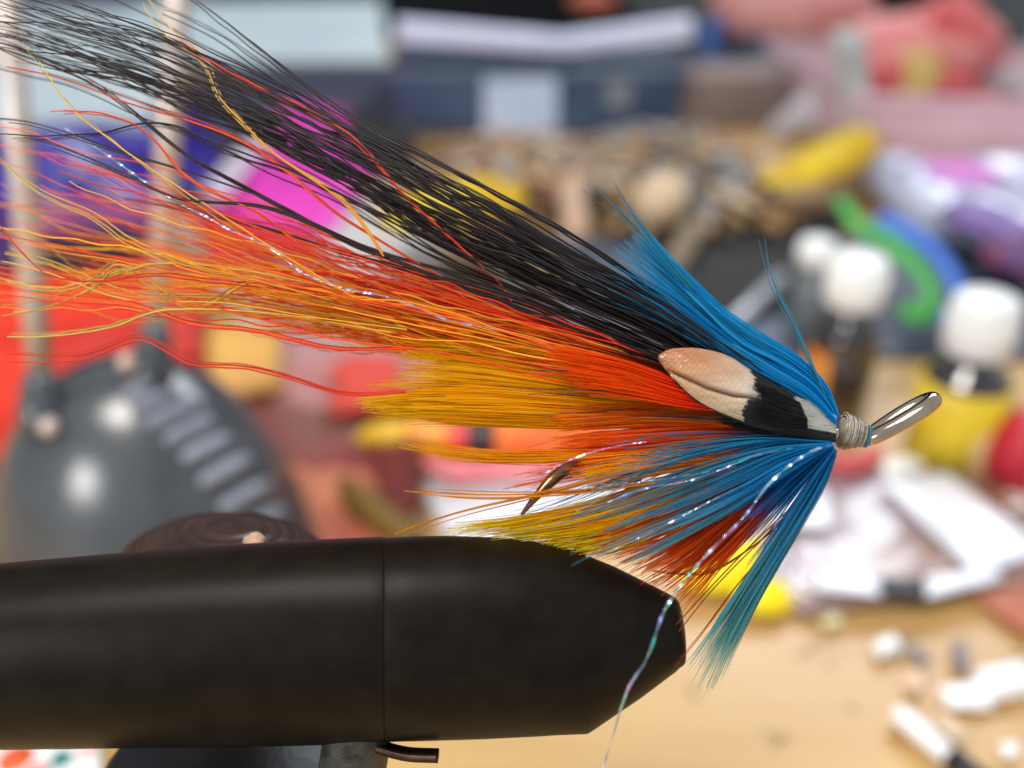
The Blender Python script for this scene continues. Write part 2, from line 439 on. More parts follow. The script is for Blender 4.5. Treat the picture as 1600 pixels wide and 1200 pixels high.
def vane(name, guides, urange, tr, cols, tipcols, dd=0.04, nu=90, nt=46, teeth=.16, seed=0, gain=1.0, label=None, k=9):
    """thin webby sheet of one hackle: fine ridges along the barbs, ragged toothed end"""
    r = np.random.RandomState(seed)
    G = np.stack([crom(g, 80) for g in guides]); ng = len(guides)
    u = np.linspace(urange[0], urange[1], nu) * (ng - 1); i0 = np.clip(np.floor(u).astype(int), 0, ng - 2); f = (u - i0)[:, None, None]
    C = G[i0] * (1 - f) + G[i0 + 1] * f
    nd = r.rand(k + 1); end = tr[1] - teeth * np.abs(np.sin(np.linspace(0, k * np.pi, nu) + .7 * snoise(np.linspace(0, 9, nu), np.zeros(nu), seed))) - teeth * .5 * np.interp(np.linspace(0, k, nu), np.arange(k + 1), nd) - .03 * r.rand(nu)
    t = tr[0] + (end[:, None] - tr[0]) * np.linspace(0, 1, nt)[None]
    ix = t * 79; a = np.floor(ix).astype(int).clip(0, 78); g = ix - a; rows = np.arange(nu)[:, None]
    C = C[rows, a] * (1 - g)[..., None] + C[rows, a + 1] * g[..., None]
    C[..., 2] += dd + .012 * np.sin(np.arange(nu) * 1.9)[:, None] + .02 * snoise(t * 5, (np.arange(nu) * .12)[:, None], seed)
    pts = P(C[..., 0], C[..., 1], C[..., 2]).reshape(-1, 3)
    q = np.arange((nu - 1) * nt).reshape(nu - 1, nt)[:, :-1].ravel(); Q = np.stack([q, q + nt, q + nt + 1, q + 1], 1)
    c0 = L(*cols); c1 = L(*tipcols); w = (np.linspace(0, 1, nt) ** 1.2)[None, :, None]
    cc = gain * (c0 * (1 - w) + c1 * w) * (r.uniform(.82, 1.12, nu) * (1 + .14 * snoise(np.arange(nu) * .35, np.zeros(nu), seed + 3)))[:, None, None]
    return mk(name, pts, Q, M_web, fly, col=np.clip(cc, 0, .93).reshape(-1, 3), label=label)


# yellow body hackle
YB = [(240, 134, 4), (242, 142, 5), (238, 124, 4), (246, 152, 8)]
yh = [
    gd([(1090, 612), (1000, 588), (900, 560), (780, 537), (660, 524), (560, 520)], 7.7, 7.8),
    gd([(1090, 622), (1000, 606), (900, 585), (780, 562), (660, 548), (560, 545)], 7.68, 7.75),
    gd([(1090, 632), (1000, 622), (900, 610), (780, 592), (660, 582), (560, 585)], 7.65, 7.7),
    gd([(1090, 640), (1000, 636), (900, 630), (780, 620), (660, 618), (560, 626), (480, 632)], 7.65, 7.7),
    gd([(1090, 650), (1000, 652), (900, 652), (780, 646), (660, 640), (560, 640), (500, 632)], 7.65, 7.7),
    gd([(1090, 658), (1000, 664), (900, 668), (780, 664), (660, 658), (590, 668)], 7.68, 7.75),
]
strands('yellow_body_hackle', yh, 1700, .0044, .002, M=14, jit=5, wav=3.0, wfreq=(.4, 1.2), length=(.45, .95), clumps=26, cstr=.35, gain=1.95, cols=YB, tipcols=[(240, 160, 16), (236, 150, 12), (232, 162, 26)], sides=3, m=M_barb, seed=21, dspread=(.03, .09), label='dense golden yellow hackle barbs')
vane('hackle_vane', yh, (.02, .98), (.02, .84), (244, 138, 4), (248, 166, 8), seed=2, gain=1.15, dd=-.055, nu=150, label='golden yellow hackle web')
# red orange feather at the hackle root
rf = [
    gd([(1110, 610), (1050, 590), (980, 566), (900, 548), (820, 535)], 7.32, 7.42),
    gd([(1110, 622), (1050, 604), (980, 582), (900, 566), (820, 552)], 7.32, 7.42),
    gd([(1110, 632), (1050, 618), (990, 602), (920, 590), (850, 580)], 7.32, 7.42),
    gd([(1120, 642), (1060, 634), (1000, 622), (940, 612), (880, 606)], 7.32, 7.45),
]
strands('red_feather', rf, 900, .0045, .002, M=12, jit=3, wav=1.5, wfreq=(.4, 1.0), length=(.45, .9), gain=1.35, cols=[(220, 44, 20), (232, 58, 22), (206, 36, 20)], tipcols=[(240, 110, 20)], sides=3, m=M_barb, seed=23, dspread=(.03, .08), label='red orange feather barbs behind the cheek')
vane('hackle_vane', rf, (.03, .97), (.02, .8), (226, 48, 18), (240, 96, 16), seed=3, gain=1.1, teeth=.35, dd=-.02, label='red orange hackle web')
# slate and olive barbs running back over it
strands('slate_barbs', [gd([(1150, 640), (1080, 600), (1000, 562), (920, 548), (840, 545), (780, 540)], 7.35, 7.5), gd([(1150, 650), (1080, 640), (1000, 634), (900, 640), (800, 640), (740, 630)], 7.35, 7.5), gd([(1160, 660), (1080, 655), (1000, 652), (900, 650), (800, 655)], 7.35, 7.5)],
        12, .0045, .002, M=16, jit=3, wav=3, gain=1.2, wfreq=(.4, 1), length=(.5, 1), clumps=9, cstr=.5, cols=[(64, 78, 112), (84, 92, 96), (110, 104, 70)], sides=3, m=M_barb, seed=24, dspread=(.03, .08))

# lower yellow and orange throat
strands('yellow_throat', [
    gd([(1200, 700), (1080, 700), (950, 705), (800, 712), (690, 704), (580, 680)], 7.6, 7.7),
    gd([(1200, 700), (1080, 704), (950, 712), (820, 720), (700, 714), (620, 696)], 7.6, 7.7)],
    230, .0045, .002, M=16, jit=5, wav=4, gain=1.35, wfreq=(.4, 1.2), length=(.45, 1.0), clumps=14, cstr=.4, cols=[(222, 110, 20), (228, 140, 20)], tipcols=[(232, 170, 30)], sides=3, m=M_barb, seed=25, dspread=(.05, .15), label='yellow barbs along the shank')
strands('yellow_throat', [
    gd([(1180, 720), (1050, 745), (930, 785), (800, 812), (700, 828), (620, 838)], 7.45, 7.6),
    gd([(1170, 735), (1040, 775), (930, 810), (810, 830), (690, 842)], 7.45, 7.6),
    gd([(1160, 750), (1040, 800), (950, 838), (860, 852), (780, 856)], 7.45, 7.6),
    gd([(1160, 770), (1060, 820), (980, 858), (900, 876)], 7.45, 7.6)],
    900, .0048, .002, M=14, jit=6, wav=4, gain=1.8, wfreq=(.4, 1.2), length=(.4, .97), clumps=22, cstr=.35, cols=[(218, 112, 10), (230, 136, 8), (214, 108, 10)], tipcols=[(250, 190, 6), (248, 178, 8), (244, 166, 8)], sides=3, m=M_barb, seed=26, dspread=(.05, .14), label='yellow throat hackle')
vane('hackle_vane', [gd([(1180, 720), (1050, 752), (930, 790), (800, 822), (700, 834), (640, 838)], 7.55, 7.7), gd([(1170, 740), (1040, 790), (940, 826), (830, 842), (740, 850)], 7.55, 7.7), gd([(1160, 760), (1050, 812), (960, 850), (880, 862)], 7.55, 7.7)], (.0, 1), (.02, .9), (240, 140, 8), (250, 196, 6), seed=7, gain=1.15, teeth=.35, dd=-.06, label='yellow throat hackle web')
strands('orange_throat', [
    gd([(1285, 684), (1180, 670), (1060, 668), (940, 676), (800, 692)], 7.5, 7.6),
    gd([(1285, 690), (1180, 685), (1060, 690), (940, 700), (800, 706)], 7.5, 7.6),
    gd([(1285, 692), (1180, 700), (1060, 718), (940, 742), (800, 765), (690, 790)], 7.55, 7.65)],
    620, .0048, .002, M=14, jit=6, wav=3.5, gain=1.6, wfreq=(.4, 1.2), length=(.4, .95), clumps=14, cstr=.4, cols=[(176, 34, 26), (196, 52, 26)], tipcols=[(232, 120, 24), (222, 100, 28)], sides=3, m=M_barb, seed=27, dspread=(.04, .1), label='orange throat barbs')
strands('orange_throat', [
    gd([(1285, 694), (1200, 722), (1090, 770), (980, 815), (880, 850)], 7.42, 7.5),
    gd([(1285, 696), (1200, 740), (1110, 800), (1020, 850), (930, 885)], 7.42, 7.5),
    gd([(1285, 698), (1210, 760), (1130, 830), (1060, 885), (980, 930)], 7.42, 7.5),
    gd([(1288, 700), (1220, 780), (1160, 850), (1100, 920), (1050, 985)], 7.42, 7.5)],
    900, .0047, .002, M=14, jit=6, wav=4, gain=1.35, wfreq=(.4, 1.2), length=(.55, 1.0), clumps=26, cstr=.45, cols=[(180, 52, 28), (196, 70, 26), (160, 48, 34)], tipcols=[(224, 100, 26), (230, 118, 30), (206, 84, 30)], sides=3, m=M_barb, seed=28, dspread=(.04, .12), label='rust orange lower throat barbs', usel=lambda r, n: r.beta(1, 1.25, n))
for i, s in enumerate([
        [(1060, 720), (960, 742), (860, 768), (720, 800), (602, 838)],
        [(1040, 750), (900, 766), (760, 770), (640, 762), (625, 758)],
        [(1240, 800), (1180, 850), (1110, 892), (1040, 893), (1010, 888)],
        [(1270, 760), (1190, 840), (1110, 920), (1050, 990), (1000, 1040)],
        [(1290, 720), (1230, 820), (1150, 910), (1090, 990), (1040, 1050)]]):
    strands('stray_throat_barb', [gd(s, 7.3, 7.4)] * 2, 5 if i < 2 else 2, .0065, .0035, M=22, jit=4, wav=2, wfreq=(.4, 1), length=(.9, 1), cols=[(222, 150, 20)] if i < 2 else [(150, 64, 30)], sides=4, m=M_barb, seed=80 + i, dspread=(.02, .06))

strands('orange_throat', [gd([(1240, 676), (1150, 655), (1050, 640), (950, 640), (850, 648)], 7.5, 7.6), gd([(1260, 682), (1160, 668), (1050, 660), (950, 662), (850, 668)], 7.5, 7.6)], 420, .0048, .002, M=14, jit=5, wav=3, wfreq=(.4, 1.2), length=(.4, 1.0), cols=[(196, 60, 20), (216, 84, 18), (170, 44, 24)], tipcols=[(234, 130, 14)], sides=3, m=M_barb, seed=29, gain=1.5, dspread=(.03, .08), label='orange barbs just below the cheek')

strands('orange_throat', [gd([(1290, 694), (1200, 708), (1110, 728), (1020, 752), (950, 776)], 7.45, 7.5), gd([(1290, 695), (1200, 716), (1110, 745), (1020, 778), (950, 806)], 7.45, 7.5)], 420, .0048, .002, M=14, jit=5, wav=3, wfreq=(.4, 1.2), length=(.4, .85), cols=[(176, 40, 24), (196, 60, 22), (160, 36, 26)], tipcols=[(226, 120, 16), (216, 90, 20)], sides=3, m=M_barb, seed=30, gain=1.4, dspread=(.03, .08), label='rust barbs under the shank')

strands('yellow_throat', [gd([(1180, 705), (1080, 712), (980, 718), (880, 730), (780, 752)], 7.4, 7.4), gd([(1180, 712), (1080, 730), (980, 748), (900, 768), (820, 800)], 7.4, 7.4)], 240, .0048, .002, M=14, jit=6, wav=4, wfreq=(.4, 1.2), length=(.35, .8), cols=[(206, 84, 14), (222, 110, 10)], tipcols=[(240, 160, 12)], sides=3, m=M_barb, seed=48, gain=1.6, dspread=(.03, .08), clumps=10, cstr=.4, label='golden barbs partly hiding the hook wire')

# blue hackle over the wing
BL = [(4, 120, 172), (8, 130, 184), (4, 104, 156), (24, 144, 188)]
BT = [(40, 150, 186), (30, 140, 180), (60, 160, 180)]
bt = [
    gd([(1309, 650), (1288, 602), (1245, 560), (1195, 530), (1125, 486), (1062, 425), (1005, 365), (968, 318), (940, 280)], 7.5, 7.7),
    gd([(1309, 655), (1275, 606), (1220, 568), (1155, 535), (1085, 470), (1015, 400), (960, 350), (925, 312)], 7.42, 7.6),
    gd([(1309, 660), (1265, 616), (1205, 582), (1140, 548), (1070, 495), (990, 435), (910, 395), (850, 372)], 7.32, 7.5),
    gd([(1309, 664), (1255, 624), (1195, 592), (1125, 556), (1045, 514), (965, 475), (880, 445)], 7.3, 7.45),
]
strands('blue_top_hackle', bt, 1100, .0044, .0019, M=18, jit=5, wav=2.6, wfreq=(.4, 1.0), length=(.3, 1.0), lpow=1.4, clumps=18, cstr=.6, cols=BL, tipcols=BT, sides=3, m=M_barb, seed=31, dspread=(.04, .12), gain=1.6, usel=lambda r, n: r.beta(.9, 1.7, n), label='kingfisher blue hackle over the wing')
strands('blue_top_hackle', [bt[0], bt[1]], 700, .0048, .0022, M=14, jit=5, wav=1.2, wfreq=(.4, 1.0), length=(.25, .62), cols=BL, tipcols=BT, sides=3, m=M_barb, seed=32, dspread=(.04, .12), gain=1.6, label='short dense blue barbs at the head')
strands('blue_stray_barb', [gd([(1300, 640), (1270, 570), (1238, 500), (1210, 440), (1192, 368)], 7.4, 7.3)] * 2, 6, .005, .002, M=22, jit=3.5, wav=1.5, wfreq=(.4, 1), length=(.7, 1), cols=[(80, 150, 170)], sides=3, m=M_barb, seed=33, dspread=(.02, .05))
strands('blue_stray_barb', [gd([(1090, 455), (1030, 385), (985, 320), (955, 270)], 7.4, 7.4), gd([(1060, 440), (1000, 370), (930, 310), (895, 285)], 7.4, 7.4)], 12, .005, .002, M=22, jit=3, wav=1.5, wfreq=(.4, 1), length=(.6, 1), cols=[(60, 150, 176)], sides=3, m=M_barb, seed=34, dspread=(.02, .05))

vane('hackle_vane', bt[:3], (.03, .8), (.01, .62), BL[1], BL[3], seed=5, gain=1.1, teeth=.3, dd=-.01, label='blue hackle web over the wing')

# blue throat hackle
bl = [
    gd([(1300, 688), (1200, 674), (1100, 668), (1000, 668), (900, 674), (820, 690)], 7.35, 7.5),
    gd([(1300, 690), (1200, 690), (1120, 704), (1030, 728), (950, 762), (860, 800), (760, 830)], 7.3, 7.3),
    gd([(1301, 692), (1220, 708), (1130, 745), (1030, 785), (930, 815), (840, 832)], 7.3, 7.3),
    gd([(1302, 694), (1230, 724), (1140, 775), (1050, 815), (960, 850), (880, 885)], 7.25, 7.2),
    gd([(1303, 697), (1240, 738), (1160, 794), (1080, 840), (1000, 885), (940, 915)], 7.25, 7.2)]
bs_ = [
    gd([(1304, 700), (1258, 765), (1208, 840), (1160, 905), (1115, 970), (1072, 1035), (1030, 1095), (1000, 1130)], 7.3, 7.3),
    gd([(1305, 702), (1268, 768), (1214, 856), (1168, 932), (1122, 1015), (1085, 1085), (1056, 1140), (1038, 1176)], 7.35, 7.35),
    gd([(1307, 703), (1282, 768), (1232, 855), (1186, 935), (1145, 1015), (1112, 1085), (1088, 1150), (1078, 1190)], 7.4, 7.4)]
BLt = [(90, 160, 150), (120, 166, 146), (70, 150, 160), (136, 164, 140)]
strands('blue_throat_hackle', bl, 165, .0046, .0020, M=22, jit=2.5, wav=4.0, wfreq=(.3, .9), length=(.35, .98), clumps=30, cstr=.8, cols=BL, tipcols=[(70, 140, 156), (90, 140, 130), (50, 130, 164), (110, 134, 110)], sides=3, m=M_barb, seed=35, dspread=(.04, .2), gain=1.6, ucl=(20, .012), label='blue throat barbs fanned backwards')
strands('blue_throat_hackle', bl[:4], 70, .0042, .0018, M=22, jit=5, wav=5.0, wfreq=(.3, .9), length=(.5, 1.0), cols=BL, tipcols=[(70, 140, 156), (90, 140, 130)], sides=3, m=M_barb, seed=45, dspread=(.04, .2), gain=1.3, label='single blue throat barbs')
strands('blue_throat_hackle', bs_, 560, .0042, .0012, M=24, jit=5, wav=3.4, wfreq=(.3, .9), length=(.3, 1.0), lpow=1.25, clumps=6, cstr=.8, cols=BL, tipcols=BLt, sides=3, m=M_barb, seed=36, dspread=(.04, .2), gain=1.6, label='blue throat barbs hanging past the jaw tip')
strands('blue_throat_hackle', bl[3:] + bs_[:1], 170, .0045, .002, M=16, jit=6, wav=2, wfreq=(.3, .9), length=(.2, .5), clumps=12, cstr=.4, cols=[(20, 102, 156), (16, 112, 166), (14, 92, 144)], sides=3, m=M_barb, seed=37, dspread=(.04, .2), gain=1.5, label='deep blue barbs at the throat')
vane('hackle_vane', bs_, (.1, .97), (.01, .66), BL[0], BL[3], seed=6, gain=1.2, teeth=.25, dd=.03, k=5, label='blue hackle web hanging past the jaw tip')
# dark fringe behind the cheek
strands('black_cheek_fringe', [gd([(1120, 560), (1050, 545), (990, 520), (930, 495)], 7.3, 7.45), gd([(1120, 580), (1050, 572), (1000, 555), (940, 535)], 7.3, 7.45), gd([(1230, 640), (1150, 580), (1080, 545), (1000, 500)], 7.3, 7.4)],
        170, .0065, .003, M=12, jit=5, wav=2.5, wfreq=(.4, 1), length=(.4, 1), clumps=14, cstr=.3, cols=BK + [(96, 60, 44)], sides=3, m=M_blackhair, seed=38, dspread=(.03, .06))
# dark underwing filling below the cheek
strands('black_cheek_fringe', [gd([(1306, 690), (1240, 684), (1180, 676), (1120, 660)], 7.3, 7.35), gd([(1306, 668), (1240, 655), (1180, 640), (1120, 630)], 7.34, 7.4)],
        200, .0075, .004, M=10, jit=3, wav=1, wfreq=(.4, 1), length=(.6, 1), cols=BK, sides=3, m=M_blackhair, seed=39, dspread=(.02, .03))

# cheek feather: a shell between two picture curves, bulging towards the camera
te = crom([(1030, 557), (1044, 548), (1075, 545), (1110, 549), (1140, 559), (1165, 575), (1190, 589), (1215, 604), (1245, 619), (1275, 631), (1306, 651)], 260)
be = crom([(1030, 560), (1044, 580), (1058, 598), (1075, 616), (1095, 632), (1120, 645), (1150, 657), (1180, 668), (1215, 677), (1250, 682), (1306, 686)], 260)
nv = 90; vv = np.linspace(0, 1, nv)
X = te[:, None, 0] * (1 - vv) + be[:, None, 0] * vv; Y = te[:, None, 1] * (1 - vv) + be[:, None, 1] * vv
us = np.linspace(0, 1, 260)[:, None]
dep = 7.23 - .10 * np.sin(np.pi * vv)[None] * np.sin(np.pi * np.clip(us * .9 + .08, 0, 1)) + .05 * us
barb = (.0006 + .0022 * (us > .5)) * np.sin(vv[None] * 95 + 6 * us + 1.5 * np.sin(us * 9))
lump = .005 * snoise(us * 20, vv[None] * 8, 4) + .002 * snoise(us * 110, vv[None] * 30, 14) * (us < .5)
# crease from (1050,580) to (1186,622)
cy = np.interp(X, [1046, 1075, 1105, 1145, 1188], [577, 590, 604, 616, 621])
cw = np.exp(-((Y - cy - 1.5) / 3.8) ** 2) * np.clip((1192 - X) / 25, 0, 1) * np.clip((X - 1040) / 15, 0, 1)
step = -.022 * np.clip((cy - Y) / 6 + .5, 0, 1) * np.clip((1190 - X) / 20, 0, 1)
dep = dep + barb + lump + .05 * cw + step
Vc = P(X, Y, dep).reshape(-1, 3)
jag = lambda v, s, a: a * (snoise(v * 60, v * 3, s) + .6 * np.sign(np.sin(v * 70 + s)) * np.abs(np.sin(v * 70 + s)) ** .5 + .9 * np.sin(v * 210 + 3 * np.sin(v * 33)))
b1 = np.where(Y < cy, np.interp(Y, [560, 590, 605, 621], [1160, 1176, 1178, 1187]), np.interp(Y, [618, 628, 640, 658], [1186, 1165, 1160, 1163])) + jag(vv[None] + 0 * us, 2, 2.0)
b2 = np.interp(Y, [618, 640, 650, 668], [1243, 1236, 1244, 1262]) + jag(vv[None] + 0 * us, 5, 2.2)
white = (X > b2) & (Y < np.interp(X, [1240, 1270, 1306], [664, 671, 677]))
spot = X < b1
edge = (vv[None] < .04) | (vv[None] > .965)
reg = np.where(spot & ~((vv[None] > .955) & (us > .12)), 0, np.where(white & ~(vv[None] < .03), 2, 1))

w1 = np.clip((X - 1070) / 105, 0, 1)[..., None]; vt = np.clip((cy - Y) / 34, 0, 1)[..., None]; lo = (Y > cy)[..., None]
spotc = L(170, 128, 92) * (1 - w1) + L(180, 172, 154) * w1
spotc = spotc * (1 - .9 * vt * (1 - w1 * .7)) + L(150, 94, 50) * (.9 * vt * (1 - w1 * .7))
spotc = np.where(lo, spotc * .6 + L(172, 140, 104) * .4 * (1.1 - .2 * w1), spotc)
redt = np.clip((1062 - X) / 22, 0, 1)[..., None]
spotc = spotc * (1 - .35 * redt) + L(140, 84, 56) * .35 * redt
spotc = spotc * (1 - .8 * cw[..., None]) + L(120, 64, 42) * .8 * cw[..., None]  # shadow line of the crease painted into the colour
mott = (1 + .10 * snoise(us * 40, vv[None] * 14, 8))[..., None]
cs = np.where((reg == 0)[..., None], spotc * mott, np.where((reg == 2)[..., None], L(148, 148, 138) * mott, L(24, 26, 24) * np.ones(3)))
q = np.arange(259 * nv).reshape(259, nv)[:, :-1]; q = q.ravel()
Qc = np.stack([q, q + nv, q + nv + 1, q + 1], 1)
rf_ = reg.reshape(-1)[Qc[:, 0]]
cheek = link(bpy.data.objects.new('cheek_feather', None)); cheek.parent = fly
M_cheek = fibre_mat('cheek_enamel', 0.36, 0.0, 0.5); M_cheek.node_tree.nodes['Principled BSDF'].inputs['Coat Weight'].default_value = .5
M_cheekb = fibre_mat('cheek_black', 0.5, 0.0, 0.3)
for k, (nm, lb) in enumerate([('eye_spot', 'cream and tan enamelled spot with a lengthwise crease'), ('black_band', 'black barbed band'), ('white_tip', 'off white patch next to the thread')]):
    f = Qc[rf_ == k]; used, inv = np.unique(f.ravel(), return_inverse=True)
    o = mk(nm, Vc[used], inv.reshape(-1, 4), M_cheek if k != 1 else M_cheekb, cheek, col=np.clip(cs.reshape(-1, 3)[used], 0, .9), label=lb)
    s = o.modifiers.new('thickness', 'SOLIDIFY'); s.thickness = 0.012; s.offset = -1
# fine ragged barbs along black band edges of the feather
strands('black_cheek_fringe', [gd([(1250, 628), (1200, 603), (1170, 585)], 7.2, 7.16), gd([(1262, 655), (1215, 640), (1175, 622)], 7.13, 7.1), gd([(1262, 670), (1210, 668), (1162, 650)], 7.18, 7.12)],
        120, .0045, .002, M=8, jit=3, wav=1, wfreq=(.4, 1), length=(.6, 1.0), cols=[(22, 24, 22)], sides=3, m=M_blackhair, seed=90, dspread=(.008, .01))

# thread wraps at the head
M_thread = mat('head_thread', (150, 142, 126), (116, 106, 92), scale=9, rough=.35, bump=.3, bscale=30, k=.9, coat=.4)
M_teal = mat('teal_stub', (20, 110, 130), (10, 80, 100), scale=8, rough=.5)
hw0, hw1 = P(1311, 672, 7.5), P(1356, 682, 7.5)
ax = (hw1 - hw0) / np.linalg.norm(hw1 - hw0); sx = np.cross(ax, FW); sx /= np.linalg.norm(sx); ux = np.cross(sx, ax)
parts = []
for lay in range(3):
    t = np.linspace(0, 1, 620); turns = [17, 13, 6][lay]
    x0, x1 = [(0, .95), (.05, .8), (.1, .5)][lay]
    pos = x0 + (x1 - x0) * t + .03 * np.sin(t * 19 + lay)
    rad = np.interp(pos, [0, .12, .35, .6, .95], [.108, .124, .112, .096, .074]) + lay * .007 + .006 * np.sin(t * 31 + lay * 2) + .003 * np.sin(t * 170)
    an = t * 2 * np.pi * turns + lay
    pts = hw0 + (hw1 - hw0) * pos[:, None] + rad[:, None] * (np.cos(an)[:, None] * sx + np.sin(an)[:, None] * ux)
    parts.append(tube(pts, .0078, 6))
V, Q = join(parts); wrap = mk('thread_wrap', V, Q, M_thread, fly, label='grey tan tying thread wraps at the head')
V, Q = lathe([(.0, -.01), (.10, 0), (.115, .04), (.094, .13), (.068, .215), (.0, .23)], hw0, ax, 28); mk('head_core', V, Q, M_thread, fly)
V, Q = lathe([(.05, .205), (.088, .207), (.092, .222), (.08, .238), (.05, .24)], hw0, ax, 24); mk('thread_end', V, Q, M_teal, fly, label='teal feather stub at the hook eye')

# hook
M_hook = mat('hook_nickel', (206, 186, 164), (186, 166, 146), scale=6, rough=.13, metal=1.0, k=.95)
M_hookb = mat('hook_bronze', (150, 112, 78), (110, 78, 52), scale=6, rough=.25, metal=.9, k=.95)
hook = link(bpy.data.objects.new('hook', None)); hook.parent = fly
c = P(1411, 656, 7.48); e0 = P(1352, 688, 7.5); e1 = P(1461, 622, 7.46)
la = (e1 - e0) / 2; la_n = la / np.linalg.norm(la)
na = np.cross(la_n, FW); na /= np.linalg.norm(na)
wd = FW * .98 + na * .07; wd /= np.linalg.norm(wd)
an = np.linspace(np.pi, 3 * np.pi, 90)
el = (e0 + e1) / 2 + np.cos(an)[:, None] * la * .93 + (np.sin(an) * (0.095 + .02 * np.cos(an)))[:, None] * wd
V, Q = tube(el, np.interp(np.linspace(0, 1, 90), [0, .08, .5, .92, 1], [.048, .06, .064, .06, .048]), 20)
mk('hook_eye', V, Q, M_hook, hook, label='upturned looped eye of bright nickel wire')
sh = crom([tuple(P(1362, 686, 7.5)), tuple(P(1300, 680, 7.52)), tuple(P(1150, 690, 7.6)), tuple(P(1000, 700, 7.65)), tuple(P(920, 712, 7.66))], 40)
V, Q = tube(sh, .055, 14); mk('shank', V, Q, M_hook, hook)
b_1 = crom([tuple(P(*p)) for p in [(1000, 702, 7.66), (950, 708, 7.66), (905, 720, 7.6), (868, 745, 7.5), (838, 776, 7.42), (815, 804, 7.38)]], 40)
V, Q = tube(b_1, np.r_[np.full(28, .05), np.linspace(.05, .012, 12)], 14); mk('hook_point', V, Q, M_hookb, hook, label='bare hook wire crossing the yellow hackle')
b_2 = crom([tuple(P(*p)) for p in [(1060, 698, 7.66), (1010, 712, 7.72), (990, 756, 7.74), (970, 800, 7.72), (925, 842, 7.68), (900, 872, 7.64), (890, 920, 7.6)]], 40)
V, Q = tube(b_2, .052, 14); mk('hook_bend', V, Q, M_hookb, hook)

# flash strands: twisted pearl ribbons
M_flash = bpy.data.materials.new('pearl_flash'); M_flash.use_nodes = True
n = M_flash.node_tree.nodes; b = n['Principled BSDF']; ln = M_flash.node_tree.links
lw = n.new('ShaderNodeTexCoord'); nz = n.new('ShaderNodeTexNoise'); nz.inputs['Scale'].default_value = 5; nz.inputs['Detail'].default_value = 1
cr = n.new('ShaderNodeValToRGB'); cr.color_ramp.elements[0].position = .3; cr.color_ramp.elements[0].color = (.15, .75, .72, 1)
cr.color_ramp.elements[1].position = .7; cr.color_ramp.elements[1].color = (.85, .55, .9, 1)
x = cr.color_ramp.elements.new(.45); x.color = (.7, .85, .95, 1); x = cr.color_ramp.elements.new(.58); x.color = (.35, .5, .95, 1)
ln.new(lw.outputs['Object'], nz.inputs['Vector']); ln.new(nz.outputs['Fac'], cr.inputs[0]); ln.new(cr.outputs[0], b.inputs['Base Color'])
b.inputs['Metallic'].default_value = .75; b.inputs['Roughness'].default_value = .24; b.inputs['Alpha'].default_value = .5


def ribbon(pts, w=.017, pitch=.30, ph=0.0, m=None):
    p = crom([tuple(P(*q)) for q in pts], 50); ll = np.linalg.norm(np.diff(p, axis=0), axis=1).sum()
    N = int(ll / .018) + 10; s = np.linspace(0, 49, N); p = np.stack([np.interp(s, np.arange(50), p[:, k]) for k in range(3)], 1)
    Tn = np.gradient(p, axis=0); Tn /= np.linalg.norm(Tn, axis=1, keepdims=True)
    S = np.cross(Tn, FW); S /= np.linalg.norm(S, axis=1, keepdims=True); U = np.cross(S, Tn)
    an = np.linspace(0, ll / pitch * 2 * np.pi, N) + ph + 1.6 * np.sin(np.linspace(0, 9 + ph, N)) + .8 * np.sin(np.linspace(0, 31, N))
    D = np.cos(an)[:, None] * S + np.sin(an)[:, None] * U; E = np.cross(D, Tn)
    V = np.stack([p + D * w + E * .0015, p - D * w + E * .0015, p - D * w - E * .0015, p + D * w - E * .0015], 1).reshape(-1, 3)
    Q = [[i * 4 + k, i * 4 + (k + 1) % 4, i * 4 + 4 + (k + 1) % 4, i * 4 + 4 + k] for i in range(N - 1) for k in range(4)]
    return V, Q


FL = [
    ([(1306, 693, 7.2), (1262, 708, 7.05), (1205, 752, 6.95), (1165, 805, 6.9), (1120, 850, 6.85), (1085, 888, 6.8), (1062, 916, 6.72), (1045, 942, 6.62), (1032, 968, 6.6), (1022, 1000, 6.6), (1008, 1035, 6.62), (985, 1068, 6.7), (972, 1100, 6.8), (958, 1150, 6.9), (942, 1200, 7)], 'pearl strand trailing down across the jaw tip'),
    ([(1240, 700, 7.2), (1180, 712, 7.1), (1150, 724, 7.05), (1080, 750, 7.05), (1000, 765, 7.05), (950, 785, 7.1)], None),
    ([(1150, 730, 7.25), (1060, 745, 7.2), (985, 756, 7.15), (955, 770, 7.15), (900, 800, 7.2)], None),
    ([(1180, 750, 7.2), (1120, 778, 7.1), (1060, 810, 7.1), (1000, 840, 7.1), (950, 862, 7.1), (915, 870, 7.2)], None),
    ([(900, 560, 7.5), (800, 520, 7.45), (700, 500, 7.4), (640, 476, 7.38), (590, 460, 7.38), (540, 452, 7.4), (470, 425, 7.45), (440, 400, 7.5), (405, 378, 7.5), (365, 362, 7.5), (330, 343, 7.5), (300, 328, 7.55), (262, 308, 7.6), (220, 280, 7.7), (150, 230, 7.9), (100, 200, 8.1)], 'pearl strand running back through the wing'),
    ([(1010, 690, 7.2), (950, 700, 7.2), (900, 715, 7.2), (860, 735, 7.15), (838, 752, 7.15)], None),
]
for i, (pts, lb) in enumerate(FL):
    V, Q = ribbon(pts, w=[.0095, .005, .005, .006, .009, .005][i], pitch=.42 if i in (0, 4) else .6, ph=i * 1.3)
    mk('flash_strand', V, Q, M_flash, fly, smooth=False, label=lb)

